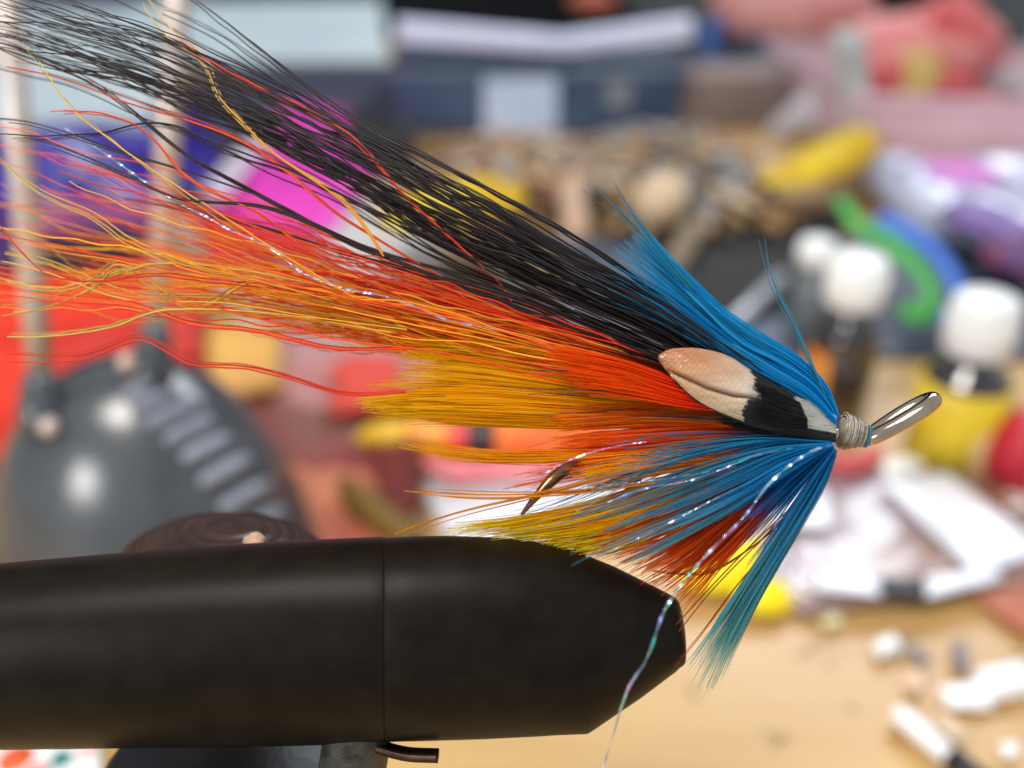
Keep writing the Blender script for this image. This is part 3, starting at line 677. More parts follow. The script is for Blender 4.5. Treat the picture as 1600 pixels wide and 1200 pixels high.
# ================================================================== VISE
M_vise = mat('vise_black_oxide', (58, 52, 40), (46, 40, 32), scale=3.5, rough=.42, bump=.05, bscale=60, k=.2, spec=.10, detail=8)
M_vise2 = mat('vise_brown_knob', (80, 54, 46), (52, 40, 36), scale=3, rough=.34, bump=.05, k=.5, spec=.5)
vise = thing('tying_vise', 'black metal fly tying vise with tapered jaws gripping the hook', 'vise', (P(350, 1020, 7.7)[0], P(350, 1020, 7.7)[1], 0.0))
secs = [(-420, 905, 1180, .74), (-200, 893, 1176, .74), (0, 880, 1172, .74), (150, 867, 1170, .74), (300, 855, 1168, .74), (450, 845, 1166, .74), (560, 840, 1163, .74), (597, 838.5, 1161, .735), (600, 838.9, 1160.6, .732)]
secj = [(600.3, 840.2, 1159.4, .722), (650, 837.5, 1158.5, .71), (700, 837, 1157, .70), (760, 839, 1155, .68), (800, 842, 1153, .66), (840, 847, 1151, .63), (870, 853, 1149, .60), (895, 860, 1148, .57), (918, 868, 1147, .54), (925, 871, 1143, .53), (960, 885, 1119, .47), (1000, 905, 1092, .40), (1040, 925, 1062, .33), (1056, 934, 1050, .30), (1062, 942, 1044, .27), (1067, 962, 1041, .24), (1071, 990, 1036, .20), (1072, 1004, 1028, .16)]
D0 = 7.62


def loft(secs, a0, a1, n=40, ex=2.5, dc=D0, close=False):
    a = np.linspace(a0, a1, n, endpoint=not close); V = []
    cc, ss = np.cos(a), np.sin(a)
    x = np.sign(cc) * np.abs(cc) ** (2 / ex); y = np.sign(ss) * np.abs(ss) ** (2 / ex)
    for px, t, bt_, hd in secs:
        V.append(P(np.full(n, px), (t + bt_) / 2 - y * (bt_ - t) / 2, dc - x * hd))
    V = np.vstack(V); m = len(secs); Q = []
    for i in range(m - 1):
        for k in range(n if close else n - 1):
            k2 = (k + 1) % n; Q.append([i * n + k, i * n + k2, (i + 1) * n + k2, (i + 1) * n + k])
    if not close:
        for i in range(m - 1): Q.append([i * n + n - 1, i * n, (i + 1) * n, (i + 1) * n + n - 1])
    Q += [list(range(n))[::-1], [(m - 1) * n + k for k in range(n)]]
    return V, Q


def dens(secs, k=3):
    s = np.array(secs, float); o = []
    for i in range(len(s) - 1):
        for j in range(k): o.append(tuple(s[i] + (s[i + 1] - s[i]) * j / k))
    o.append(tuple(s[-1])); return o


V, Q = loft(dens(secs, 2), 0, 2 * np.pi, 64, 2.25, close=True); o = mk('jaw_sleeve', V, Q, M_vise, vise)
V, Q = loft(secj, -np.pi / 2, np.pi / 2, 34, 2.25, D0 - .02); o = mk('jaw', V, Q, M_vise, vise); bevel(o, .012, 2)
V, Q = loft(secj, np.pi / 2, 1.5 * np.pi, 34, 2.25, D0 + .02); o = mk('jaw', V, Q, M_vise, vise); bevel(o, .012, 2)
# cam disc rising behind the sleeve
upd = UP * .97 + RT * .10 + FW * -.22
pr = [(.0, .0), (.90, .0), (.93, .03), (.90, .06)]
for i in range(9):
    f = i / 9; rr = .90 * (1 - f ** 1.7 * .9); zz = .06 + .27 * (1 - (rr / .90) ** 2) ** .8
    pr += [(rr, zz), (rr - .02, zz + .012), (rr - .035, zz + .004)]
pr += [(.0, .345)]
V, Q = lathe(pr, P(356, 874, 8.75), upd, 72); mk('cam_disc', V, Q, M_vise2, vise, label='brown ridged cam disc behind the sleeve')
# stem and thumb strap below
V, Q = lathe([(0, .3), (1.62, .3), (1.7, .38), (1.7, .7), (1.5, .82), (.9, .9), (.75, 1.2), (.75, 8.0), (1.0, 8.05), (1.14, 8.2), (1.14, 8.72), (1.05, 8.82), (0, 8.84)], (P(352, 1180, 8.1)[0], P(352, 1180, 8.1)[1], -.3), seg=64)
mk('stem', V, Q, mat('vise_stem', (40, 36, 36), (28, 26, 26), scale=4, rough=.45, bump=.1, k=.6), vise)
V, Q = lathe([(0, 0), (.27, 0), (.27, 1.2), (.24, 1.26), (0, 1.27)], P(545, 1240, 7.7), (RT * .15 + UP), 40)
for i in range(len(V)):
    pass
mk('adjusting_screw', V, Q, mat('screw_steel', (92, 96, 88), (60, 62, 58), scale=6, rough=.5, metal=.4, bump=.3, bscale=25, k=.7), vise, label='dull grey knurled screw under the jaws')
# flat spring leaf
sp = crom([tuple(P(*q)) for q in [(556, 1152, 7.55), (584, 1170, 7.5), (632, 1184, 7.45), (684, 1187, 7.4)]], 24)
dn = UP
V = np.vstack([sp + dn * .028, sp - dn * .028, sp - dn * .028 + FW * .16, sp + dn * .028 + FW * .16]); N = 24
Q = [[a * N + i, ((a + 1) % 4) * N + i, ((a + 1) % 4) * N + i + 1, a * N + i + 1] for a in range(4) for i in range(N - 1)] + [[0, N, 2 * N, 3 * N], [N - 1, 2 * N - 1, 3 * N - 1, 4 * N - 1]]
mk('spring_leaf', V, Q, mat('spring_bronze', (84, 58, 42), (48, 34, 28), scale=5, rough=.35, metal=.7, k=.9), vise)
V, Q = ball(P(398, 845, 7.9), .075, 3, .35, 16, (1.1, 1, .7)); mk('wax_crumb', V, Q, mat('crumb_cream', (196, 164, 136), (160, 128, 104), scale=10, rough=.7), label='tiny cream wax crumb stuck on top of the vise sleeve', cat='crumb')
# ================================================================== THINGS ON THE TABLE BEHIND THE VISE
def up_box(name, px4, h, m, label, cat, z=0.0, bev=.12, group=None, rad=None):
    """box standing on height z whose FOOT corners are seen at px4"""
    pts = [T(x, y, z)[:2] for x, y in px4]
    V, Q = prism(pts, z, z + h)
    return bevel(mk(name, V, Q, m, label=label, cat=cat, smooth=False, group=group), bev, 3)


def flatp(name, px4, z, th, m, label, cat, rump=.12, freq=6, seed=1, parent=None, n=26, group=None, floor=None):
    V, Q = pillow(px4, z, th, rump, freq, seed, n)
    if floor is not None: V[:, 2] = np.maximum(V[:, 2], floor)
    if parent is not None: return mk(name, V, Q, m, parent, label=label)
    return mk(name, V, Q, m, label=label, cat=cat, group=group)


# --- slate cutting mat under the bottles
M_mat = mat('mat_slate', (84, 98, 124), (68, 78, 100), scale=.5, rough=.5, k=.6, bump=.1)
V, Q = prism([T(x, y, .25)[:2] for x, y in [(850, 366), (1700, 372), (1730, 556), (930, 552)]], .004, .25)
bevel(mk('cutting_mat', V, Q, M_mat, label='flat slate blue mat lying under the two white capped bottles', cat='mat', smooth=False), .06)
M_dk = mat('dark_cloth', (58, 56, 54), (40, 40, 42), scale=.6, rough=.9, k=.6)
flatp('dark_cloth', [(1080, 352), (1330, 322), (1275, 478), (1090, 505)], .4, .2, M_dk, 'dark grey cloth between the speckled feather skin and the bottles', 'cloth', .1, floor=.26)

# --- bottles
M_cap = mat('cap_white', (246, 248, 246), (236, 240, 238), scale=1, rough=.35, k=.95)
M_neck = mat('bottle_dark_glass', (36, 24, 20), (26, 18, 16), scale=.6, rough=.06, coat=1.0, k=.7, spec=.8)
M_neck2 = mat('bottle_grey_glass', (120, 130, 136), (96, 104, 112), scale=.6, rough=.1, k=.8)
M_lab_y = mat('label_yellow', (236, 208, 40), (222, 186, 30), scale=.8, rough=.55)
M_lab_o = mat('label_orange', (226, 146, 40), (206, 120, 30), scale=.8, rough=.55)


def bottle(foot, captop, rbody, rcap, caph, label, m_body, m_label, neckf=.56, lab=(0.1, .82), a0=0, a1=360, base_z=.25, ty='bottle'):
    b = T(foot[0], foot[1], base_z); H = zat(b, captop) - base_z
    t = thing('glue_bottle', label, 'bottle', b)
    zc = H - caph; rn = rcap * .62; zs = zc - .55
    pr = [(0, 0), (rbody * .9, 0), (rbody, .12), (rbody, zs - .45), (rbody * .9, zs - .15), (rn * 1.15, zs + .1), (rn, zs + .25), (rn, zc + .2), (0, zc + .2)]
    V, Q = lathe(pr, b, seg=44); mk('glass_body', V, Q, m_body, t)
    pc = [(rn, 0), (rcap, 0), (rcap * 1.02, .08), (rcap, caph * .78), (rcap * .93, caph * .93), (rcap * .7, caph), (0, caph)]
    V, Q = lathe(pc, b + np.array([0, 0, zc]), seg=44); cp = mk('cap', V, Q, M_cap, t)
    rb = []
    for i in range(30):
        a = i * 2 * np.pi / 30; p = b + np.array([np.cos(a) * rcap * 1.0, np.sin(a) * rcap * 1.0, zc])
        rb.append(tube([p + [0, 0, .12], p + [0, 0, caph * .72]], .035, 6))
    V, Q = join(rb); mk('grip_ribs', V, Q, M_cap, cp)
    if m_label:
        seg = 48; A = np.radians(np.linspace(a0, a1, seg)); z0, z1 = lab[0] * (zs - .45), lab[1] * (zs - .3)
        V = np.vstack([np.stack([b[0] + r * np.cos(A), b[1] + r * np.sin(A), np.full(seg, b[2] + z)], 1) for r, z in [(rbody + .01, z0), (rbody + .01, z1), (rbody + .03, z1), (rbody + .03, z0)]])
        Q = [[k * seg + i, ((k + 1) % 4) * seg + i, ((k + 1) % 4) * seg + i + 1, k * seg + i + 1] for k in range(4) for i in range(seg - 1)]
        mk('label_wrap', V, Q, m_label, t)
    return t


bottle((1298, 650), 400, .96, .80, 1.35, 'dark brown bottle with white screw cap, left of the yellow labelled bottle', M_neck, M_lab_o, a0=150, a1=232)
bottle((1474, 730), 462, 1.14, .84, 1.5, 'dark bottle with white screw cap and a broad yellow label', M_neck, M_lab_y, lab=(0.12, 1.0), base_z=0)
bottle((1255, 520), 374, .62, .60, .85, 'small bottle with short white cap, peeping out behind the dark brown bottle', M_neck2, None)
# --- silver rod
t0 = T(1130, 520, .5); t1 = T(1222, 432, .9)
V, Q = tube([t0, t0 * .97 + t1 * .03, t1], [.15, .26, .26], 16); o = mk('pen', V, Q, mat('pen_silver', (214, 214, 220), (196, 196, 206), rough=.3, metal=.2), label='slim pale silver pen lying diagonally left of the bottles', cat='pen')

# --- green and blue straps
for nm, c1, c2, lb, sh_, w in [('strap', (76, 190, 70), (56, 160, 60), 'bright green webbing strap arched behind the bottle caps', 0, .34), ('strap', (60, 130, 232), (44, 104, 200), 'bright blue webbing strap following the outer side of the green one', 1, .34)]:
    pp = [[(1312, 312), (1340, 352), (1392, 384), (1436, 424), (1456, 466), (1440, 494), (1412, 480)], [(1372, 340), (1424, 368), (1466, 402), (1494, 448), (1498, 486), (1478, 510)]][sh_]
    p = crom([tuple(T(x, y, 2.3 - .1 * i)) for i, (x, y) in enumerate(pp)], 40)
    d = np.gradient(p, axis=0); d /= np.linalg.norm(d, axis=1, keepdims=True); s = np.cross(d, FW); s /= np.linalg.norm(s, axis=1, keepdims=True)
    V = np.vstack([p + s * w, p - s * w, p - s * w + [0, 0, .1], p + s * w + [0, 0, .1]]); N = 40
    Q = [[a * N + i, ((a + 1) % 4) * N + i, ((a + 1) % 4) * N + i + 1, a * N + i + 1] for a in range(4) for i in range(N - 1)] + [[0, N, 2 * N, 3 * N][::-1], [N - 1, 2 * N - 1, 3 * N - 1, 4 * N - 1]]
    mk(nm, V, Q, mat('webbing', c1, c2, scale=3, rough=.6), label=lb, cat='strap')

# --- lilac bag with magenta and purple contents
M_bagw = mat('bag_lilac', (206, 212, 232), (180, 184, 210), scale=.35, rough=.25, coat=.4, k=.85)
bag = thing('plastic_bag', 'crumpled pale lilac plastic bag with magenta and purple tufts showing, right of the green strap', 'bag', T(1480, 380))
V, Q = pillow([(1330, 262), (1660, 258), (1720, 442), (1440, 356)], .9, 1.5, .5, 5, 31); mk('film', V, Q, M_bagw, bag)
for px, py, r, c1, c2, lb, sc in [(1492, 272, 1.55, (222, 110, 200), (210, 150, 214), 'magenta tuft', (1.3, 1, .22)), (1545, 345, 1.5, (110, 70, 150), (150, 130, 184), 'purple tuft', (1.0, 1.4, .25)), (1592, 400, 1.2, (80, 60, 120), (150, 70, 90), 'dark purple tuft', (1, 1.2, .3))]:
    V, Q = ball(T(px, py, 1.9), r, int(px), .3, 36, sc, 5); mk('tuft', V, Q, mat('tuft', c1, c2, scale=.8, rough=.8), bag, label=lb)

def atY(Y, px, py):
    p = P(px, py, 10.); return CAM + (p - CAM) * ((Y - CAM[1]) / (p[1] - CAM[1]))


# --- clear tub with pink contents
M_tub = mat('tub_cloudy', (246, 216, 226), (236, 206, 214), scale=.4, rough=.25, k=.95, alpha=.55)
M_pink = mat('wool_pink', (226, 134, 132), (232, 164, 156), scale=.35, rough=.85, bump=.4, bscale=6)
M_red = mat('wool_red', (196, 66, 72), (216, 120, 118), scale=.5, rough=.85, bump=.4, bscale=6)
M_rose = mat('wool_rose', (214, 142, 168), (226, 150, 146), scale=.3, rough=.8, bump=.3, bscale=5)
M_ylw = mat('wool_straw', (214, 190, 118), (200, 170, 100), scale=.4, rough=.8)
tb = T(1470, 262); t = thing('plastic_tub', 'cloudy clear plastic tub full of pink, red and straw coloured wool', 'tub', tb)
A_, B_ = T(1330, 262), T(1720, 285); zt = zat(A_, 150); dv = np.array([0, 13, 0])
fl = [A_, B_, B_ + dv + [2, 0, 0], A_ + dv + [-1, 0, 0]]
rim = [p + np.array([sx_, sy_, 0]) for p, (sx_, sy_) in zip(fl, [(-.8, -.5), (.8, -.5), (.8, .8), (-.8, .8)])]
V = [];
for k, (ring, z, s) in enumerate([(fl, 0.01, 0), (rim, zt, 0), (rim, zt, .3), (fl, .3, .25)]):
    cxy = np.mean([p[:2] for p in ring], 0)
    for p in ring: q_ = p[:2] + (cxy - p[:2]) / np.linalg.norm(cxy - p[:2]) * s; V.append([q_[0], q_[1], z])
Q = [[k * 4 + i, k * 4 + (i + 1) % 4, k * 4 + 4 + (i + 1) % 4, k * 4 + 4 + i] for k in range(3) for i in range(4)] + [[0, 3, 2, 1], [12, 13, 14, 15]]
bevel(mk('tub_wall', V, Q, M_tub, t, smooth=False), .2, 3)
rp = [tuple(np.r_[p[:2], zt]) for p in rim]; V, Q = tube(np.array(rp + rp[:1]), .28, 8, False); mk('rim', V, Q, M_tub, t)
Yt = tb[1]
for px, py, dy, r, mm, sc, lb in [(1440, 78, 6.5, 3.4, M_pink, (1.25, .8, .62), 'salmon pink wool heap'), (1486, 52, 6.0, 2.5, M_red, (.85, .8, .75), 'red wool tuft near the top'), (1376, 118, 4.2, 2.0, M_red, (1.1, .7, .6), 'red wool at the left wall'), (1432, 122, 4.0, 1.5, M_ylw, (.9, .7, 1.0), 'straw coloured wool'), (1486, 128, 4.0, 1.5, M_red, (1, .7, .6), 'dark pink wool'), (1400, 205, 4.5, 2.7, M_rose, (1.25, .8, .8), 'rose wool low in the tub'), (1500, 205, 4.5, 2.7, M_pink, (1.3, .8, .75), 'pink wool low in the tub'), (1600, 210, 4.5, 2.7, M_rose, (1.3, .8, .75), 'rose wool at the tub end')]:
    V, Q = ball(atY(Yt + dy, px, py), r, int(px + py), .22, 36, sc, 4); V[:, 2] = np.maximum(V[:, 2], .4); mk('wool_ball', V, Q, mm, t, label=lb)
# bag corners sticking up beside it
M_film = mat('film_clear', (206, 212, 214), (176, 184, 186), scale=.4, rough=.2, coat=.6, k=.85)


def upright(name, px, foot, top, m, label, cat, th=.5, rump=.25, seed=3, z=0.0, parent=None):
    """soft upright sheet: foot row and top row in the picture, standing at the foot's place"""
    (x0, y0), (x1, y1) = foot; (u0, v0), (u1, v1) = top
    A, B = T(x0, y0, z), T(x1, y1, z)
    def lift(b, x, y):
        d = (b - CAM).dot(FW); p = P(x, y, d); k = (b[1] - CAM[1]) / (p[1] - CAM[1]); return CAM + (p - CAM) * k
    C, D = lift(B, u1, v1), lift(A, u0, v0)
    n = 16; g = np.linspace(0, 1, n); a, b = np.meshgrid(g, g, indexing='ij')
    X = A * ((1 - a) * (1 - b))[..., None] + B * (a * (1 - b))[..., None] + C * (a * b)[..., None] + D * ((1 - a) * b)[..., None]
    nz = rump * snoise(a * 5, b * 5, seed); e = np.clip(np.minimum.reduce([a, 1 - a, b, 1 - b]) * 5, 0, 1) ** .6
    f = X.copy(); r_ = X.copy(); f[..., 1] += nz - th * .5 * e - .02; r_[..., 1] += nz + th * .5 * e + .02
    V = np.vstack([f.reshape(-1, 3), r_.reshape(-1, 3)]); N = n * n; Q = []
    for i in range(n - 1):
        for j in range(n - 1):
            q_ = i * n + j; Q += [[q_, q_ + n, q_ + n + 1, q_ + 1], [N + q_, N + q_ + 1, N + q_ + n + 1, N + q_ + n]]
    rim_ = [i * n for i in range(n)] + [(n - 1) * n + j for j in range(1, n)] + [i * n + n - 1 for i in range(n - 2, -1, -1)] + [j for j in range(n - 2, 0, -1)]
    for p_, q_ in zip(rim_, rim_[1:] + rim_[:1]): Q.append([q_, p_, N + p_, N + q_])
    if parent is not None: return mk(name, V, Q, m, parent, label=label)
    return mk(name, V, Q, m, label=label, cat=cat)


upright('clear_bag', None, [(1560, 200), (1680, 215)], [(1508, 82), (1640, 130)], M_film, 'stiff clear bag corner sticking up right of the pink wool', 'bag', th=.8, rump=.4)
upright('clear_bag', None, [(1325, 262), (1372, 262)], [(1296, 42), (1352, 50)], M_film, 'tall narrow clear bag edge at the left side of the tub', 'bag', th=.6, rump=.3, seed=5)
upright('paper_packet', None, [(1195, 215), (1305, 215)], [(1205, 190), (1300, 105)], mat('packet_grey', (208, 208, 216), (184, 184, 190), scale=.3, rough=.5), 'pale grey paper packet leaning between the taupe box and the tub', 'packet', th=.9, rump=.2, seed=8)

# --- taupe box behind the speckled skin
up_box('cardboard_box', [(1020, 205), (1230, 195), (1230, 168), (1010, 178)], 3.0, mat('card_taupe', (158, 138, 130), (140, 124, 120), scale=.3, rough=.8, k=.75), 'low taupe cardboard box behind the right speckled skin', 'box')
# --- pink ball, navy cloth, blue ring, behind
V, Q = ball(T(1240, 28, 2.9), 5.4, 5, .12, 34, (1.15, .9, .75), 2); mk('wool_skein', V, Q, mat('skein_pink', (220, 156, 146), (200, 110, 112), scale=.14, rough=.85, bump=.3, bscale=4), label='large flesh pink wool skein at the top edge, behind the blue ring', cat='wool')
V, Q = ball(T(1262, 60, 1.4), 1.9, 9, .12, 24, (1, .8, .7), 2); mk('wool_skein', V, Q, mat('skein_maroon', (150, 50, 60), (110, 40, 52), scale=.4, rough=.85), label='small maroon tuft below the flesh pink skein', cat='wool')
flatp('navy_cloth', [(1140, 62), (1300, 50), (1310, 118), (1150, 128)], 1.2, 1.6, mat('cloth_navy', (34, 44, 66), (26, 34, 54), scale=.3, rough=.9, k=.7), 'dark navy cloth under the flesh pink skein', 'cloth', .5, seed=12)
a = np.linspace(0, 2 * np.pi, 40); cc = T(1148, 72, 1.4)
V, Q = tube(np.stack([cc[0] + 2.1 * np.cos(a), cc[1] + 1.4 * np.sin(a), cc[2] + 1.3 * np.sin(a)], 1), .85, 14, False)
mk('tape_ring', V, Q, mat('ring_blue', (46, 96, 168), (34, 74, 140), scale=.5, rough=.5), label='dark blue ring of tape near the top, left of the flesh pink skein', cat='tape')
V, Q = ball(T(925, 3, 1.0), 1.7, 19, .12, 20, (1.4, .8, .7), 2); mk('wool_skein', V, Q, mat('skein_orange', (206, 110, 80), (176, 90, 70), scale=.4, rough=.85), label='tiny orange brown tuft at the top edge above the open notebook', cat='wool')
flatp('dark_cloth', [(960, -30), (1180, -30), (1150, 120), (1040, 130)], .5, .9, M_dk, 'dark cloth between the open notebook and the blue ring', 'cloth', .3, seed=22)
flatp('dark_cloth', [(1480, -40), (1720, -30), (1720, 120), (1520, 80)], 1.5, 3.0, mat('cloth_olive', (52, 54, 48), (40, 42, 40), scale=.3, rough=.9, k=.6), 'dark olive cloth in the top right corner', 'cloth', .5, seed=23)

# --- slate storage case with label, open notebook on top
cs_ = T(838, 214); cf = [T(618, 214), T(1058, 214), T(1062, 214) + [0, 11, 0], T(608, 214) + [0, 11, 0]]
zc_ = zat(T(700, 214), 108)
case = thing('storage_case', 'slate blue storage case with a pale label, under the open notebook', 'case', cs_)
M_case = mat('case_slate', (78, 100, 134), (60, 80, 112), scale=.25, rough=.35, k=.8, coat=.2)
V, Q = prism([p[:2] for p in cf], .01, zc_ - .5); bevel(mk('case_body', V, Q, M_case, case, smooth=False), .3, 3)
V, Q = prism([(p[0] + dx, p[1] + dy) for p, (dx, dy) in zip(cf, [(-.25, -.25), (.25, -.25), (.25, .25), (-.25, .25)])], zc_ - .48, zc_); bevel(mk('lid', V, Q, mat('lid_slate', (120, 140, 160), (96, 114, 138), scale=.25, rough=.35, k=.7), case, smooth=False), .15, 3)


def on_front(y_front, x0, y0, x1, y1, name, m, parent, th=.12, label=None, bev=.03):
    def q(x, y):
        p = P(x, y, 10.); k = (y_front - CAM[1]) / (p[1] - CAM[1]); return CAM + (p - CAM) * k
    a_, b_ = q(x0, y1), q(x1, y0)
    V, Q = prism([(a_[0], y_front - th), (b_[0], y_front - th), (b_[0], y_front), (a_[0], y_front)], max(a_[2], .02), b_[2])
    return bevel(mk(name, V, Q, m, parent, smooth=False, label=label), bev, 2)


yf = cf[0][1]
on_front(yf - .02, 757, 118, 872, 206, 'label_card', mat('label_pale_blue', (204, 218, 246), (184, 206, 240), scale=.4, rough=.5, k=.95), case, label='pale blue white label card on the front')
on_front(yf - .02, 946, 126, 986, 168, 'latch', mat('latch_grey', (150, 158, 166), (130, 140, 150), rough=.5, k=.8), case, label='small grey latch')
on_front(yf - .02, 900, 102, 1040, 122, 'handle_strip', mat('strip_grey_blue', (140, 160, 176), (120, 140, 160), rough=.4, k=.8), case)
M_page = mat('pages_white', (226, 228, 248), (212, 216, 242), scale=.6, rough=.6, k=.98)
M_cover = mat('cover_navy', (52, 62, 92), (44, 52, 80), scale=.5, rough=.5, k=.6)
nb = thing('open_notebook', 'open notebook with thick white pages lying on the slate storage case', 'notebook', (cs_[0], cs_[1] + 5, zc_))
yb = cf[0][1] + 1.0
def lift_y(y_front, x, y):
    p = P(x, y, 10.); k = (y_front - CAM[1]) / (p[1] - CAM[1]); return CAM + (p - CAM) * k
a_, b_, c_ = lift_y(yb, 618, 66), lift_y(yb, 880, 84), lift_y(yb, 1082, 62)
au, bu, cu = lift_y(yb, 618, 36), lift_y(yb, 880, 60), lift_y(yb, 1084, 32)
zb = zc_ + .02
for nm, p0, p1, q0, q1, m_ in [('page_block', a_, b_, au, bu, M_page), ('page_block', b_, c_, bu, cu, M_page)]:
    V = [];
    for dy in (0, 1.6):
        for p in (p0, p1, q1, q0): V.append([p[0], p[1] + dy, max(p[2], zb + .16)])
    Q = [[0, 1, 2, 3], [7, 6, 5, 4], [0, 4, 5, 1], [1, 5, 6, 2], [2, 6, 7, 3], [3, 7, 4, 0]]
    bevel(mk(nm, V, Q, m_, nb, smooth=False), .12, 3)
V, Q = prism([(a_[0] - .4, yb - .3), (c_[0] + .3, yb - .3), (c_[0] + .3, yb + 4), (a_[0] - .4, yb + 4)], zb, zb + .14); mk('cover', V, Q, M_cover, nb, smooth=False)

# --- pale paper stack top left, slate folder in front
M_paper = mat('paper_pale', (212, 224, 222), (198, 210, 214), scale=.12, rough=.6, k=.9)
stk = thing('paper_stack', 'stack of pale greenish white papers filling the top left behind the two metal rods', 'paper', T(300, 60))
for i, (q4, z) in enumerate([([(-90, 6), (596, 2), (606, 98), (-110, 110)], .02), ([(-80, 12), (590, 10), (598, 92), (-100, 100)], .62), ([(-150, 66), (300, 58), (232, 188), (-190, 196)], 1.25), ([(-150, 78), (286, 74), (228, 176), (-190, 182)], 1.7)]):
    V, Q = prism([T(x, y, z + .5)[:2] for x, y in q4], z, z + (.58 if i < 3 else .4)); bevel(mk('sheet_block', V, Q, M_paper, stk, smooth=False), .05, 2)
M_fold = mat('folder_slate', (82, 84, 104), (66, 70, 92), scale=.2, rough=.5, k=.6)
V, Q = prism([T(x, y, 1.0)[:2] for x, y in [(318, 98), (640, 100), (640, 206), (300, 214)]], .01, 1.0); bevel(mk('folder', V, Q, M_fold, label='dark slate folder between the pale papers and the storage case', cat='folder', smooth=False), .1)
V, Q = prism([T(x, y, 1.0)[:2] for x, y in [(-160, -20), (210, -12), (205, 14), (-160, 20)]], .01, 2.0); bevel(mk('folder', V, Q, M_fold, label='dark slate folder at the top left corner beyond the papers', cat='folder', smooth=False), .1)
V, Q = prism([T(x, y, 2.2)[:2] for x, y in [(540, 176), (644, 178), (650, 222), (540, 228)]], .01, 2.3); bevel(mk('black_block', V, Q, mat('block_black', (22, 20, 24), (16, 16, 18), rough=.5, k=.6), label='black block standing in for a dark recess just behind the magenta packet', cat='box', smooth=False), .15)  # black block stands in for the shade inside a recess

# --- packets on the left
M_blue = mat('packet_violet', (72, 50, 176), (56, 38, 150), scale=.3, rough=.35, coat=.4, k=.85)
M_bprint = mat('print_white', (206, 206, 236), (180, 180, 220), scale=.4, rough=.5)
pv = thing('packet', 'blue violet packet with white squiggle print behind the left rod', 'packet', T(150, 270))
flatp('wrapper', [(-60, 212), (222, 176), (262, 318), (-60, 352)], 1.1, .8, M_blue, None, None, .22, 5, 41, parent=pv)
for s_ in [[(70, 236), (100, 222), (128, 250), (104, 272), (70, 262)], [(118, 262), (160, 282), (200, 300), (232, 332)], [(90, 210), (120, 226), (150, 246), (190, 262)], [(70, 300), (104, 312), (140, 318)]]:
    p = crom([tuple(T(x, y, 1.75)) for x, y in s_], 30); V, Q = tube(p, np.interp(np.arange(30), [0, 15, 29], [.15, .28, .15]), 8); V[:, 2] = 1.75 + (V[:, 2] - 1.75) * .25; mk('printed_swirl', V, Q, M_bprint, pv)
flatp('packet', [(196, 142), (330, 150), (350, 290), (236, 316)], .7, .7, mat('packet_violet_dark', (58, 46, 160), (46, 34, 132), scale=.3, rough=.35, coat=.3, k=.8), 'dark blue violet packet between the right rod and the magenta packet', 'packet', .2, 5, 42)
M_mag = mat('packet_magenta', (240, 84, 200), (226, 62, 182), scale=.25, rough=.35, coat=.3, k=.95)
pm_ = thing('packet', 'hot magenta packet with a pale diagonal band behind the black hair', 'packet', T(450, 260))
flatp('wrapper', [(318, 330), (440, 160), (640, 190), (520, 372)], 1.0, .8, M_mag, None, None, .2, 5, 43, parent=pm_)
V, Q = pillow([(312, 300), (396, 210), (420, 222), (346, 318)], 2.1, .1, .05, 4, 44, 12); mk('pale_band', V, Q, mat('band_pale', (216, 200, 214), (200, 184, 204), rough=.5), pm_)
flatp('kraft_card', [(420, 290), (640, 240), (680, 330), (480, 420)], .4, .35, mat('card_beige', (212, 184, 164), (190, 170, 156), scale=.3, rough=.8), 'beige card under the magenta packet', 'card', .1, 4, 45)
flatp('packet', [(300, 332), (470, 326), (500, 396), (330, 420)], .7, .6, mat('packet_red', (216, 44, 44), (196, 34, 40), scale=.4, rough=.4, coat=.3), 'small red packet below the magenta one', 'packet', .15, 5, 46)
up_box('black_block', [(30, 480), (262, 470), (256, 420), (40, 430)], 1.9, mat('block_black2', (44, 40, 50), (32, 30, 38), scale=.4, rough=.5, k=.6), 'black box between the violet packet and the orange red fur', 'box')
flatp('packet', [(20, 318), (230, 318), (256, 372), (40, 392)], 1.5, .7, mat('packet_plum', (158, 82, 130), (110, 50, 104), scale=.35, rough=.4), 'plum pink packet lying below the violet packet', 'packet', .25, 6, 47)
flatp('packet', [(-80, 330), (24, 330), (30, 420), (-80, 420)], 1.3, .7, mat('packet_purple', (96, 46, 130), (70, 36, 104), scale=.35, rough=.4), 'deep purple packet at the left edge', 'packet', .25, 6, 48)
V, Q = ball(T(64, 352, 1.8), .75, 7, .2, 18, (1, .7, .6)); mk('cork', V, Q, mat('cork_tan', (222, 186, 150), (200, 160, 124), scale=1, rough=.8), label='tan cork bit beside the left rod', cat='cork')
flatp('paper_sheet', [(250, 336), (640, 400), (720, 520), (380, 520)], .12, .2, mat('sheet_grey', (206, 204, 196), (186, 176, 172), scale=.2, rough=.5, k=.85), 'crumpled off white sheet behind the orange hair', 'paper', .12, 5, 49)
flatp('packet', [(470, 336), (640, 316), (700, 420), (560, 470)], .8, .3, mat('sheet_white', (214, 210, 206), (186, 182, 184), scale=.3, rough=.4), 'pale grey packet left of the gold speckled skin', 'packet', .12, 5, 50)
M_org = mat('fur_orange', (246, 56, 14), (206, 36, 14), scale=.25, rough=.6, k=.8, bump=.3, bscale=5)
flatp('fur_patch', [(-60, 452), (330, 440), (322, 560), (-60, 640)], 1.0, 1.4, M_org, 'bright orange red fur patch behind the ribbed lamp base', 'fur', .35, 5, 51)
flatp('fur_patch', [(-60, 560), (120, 560), (120, 740), (-80, 760)], .9, 1.0, M_org, 'orange red fur patch at the left edge beside the lamp base', 'fur', .25, 5, 52)
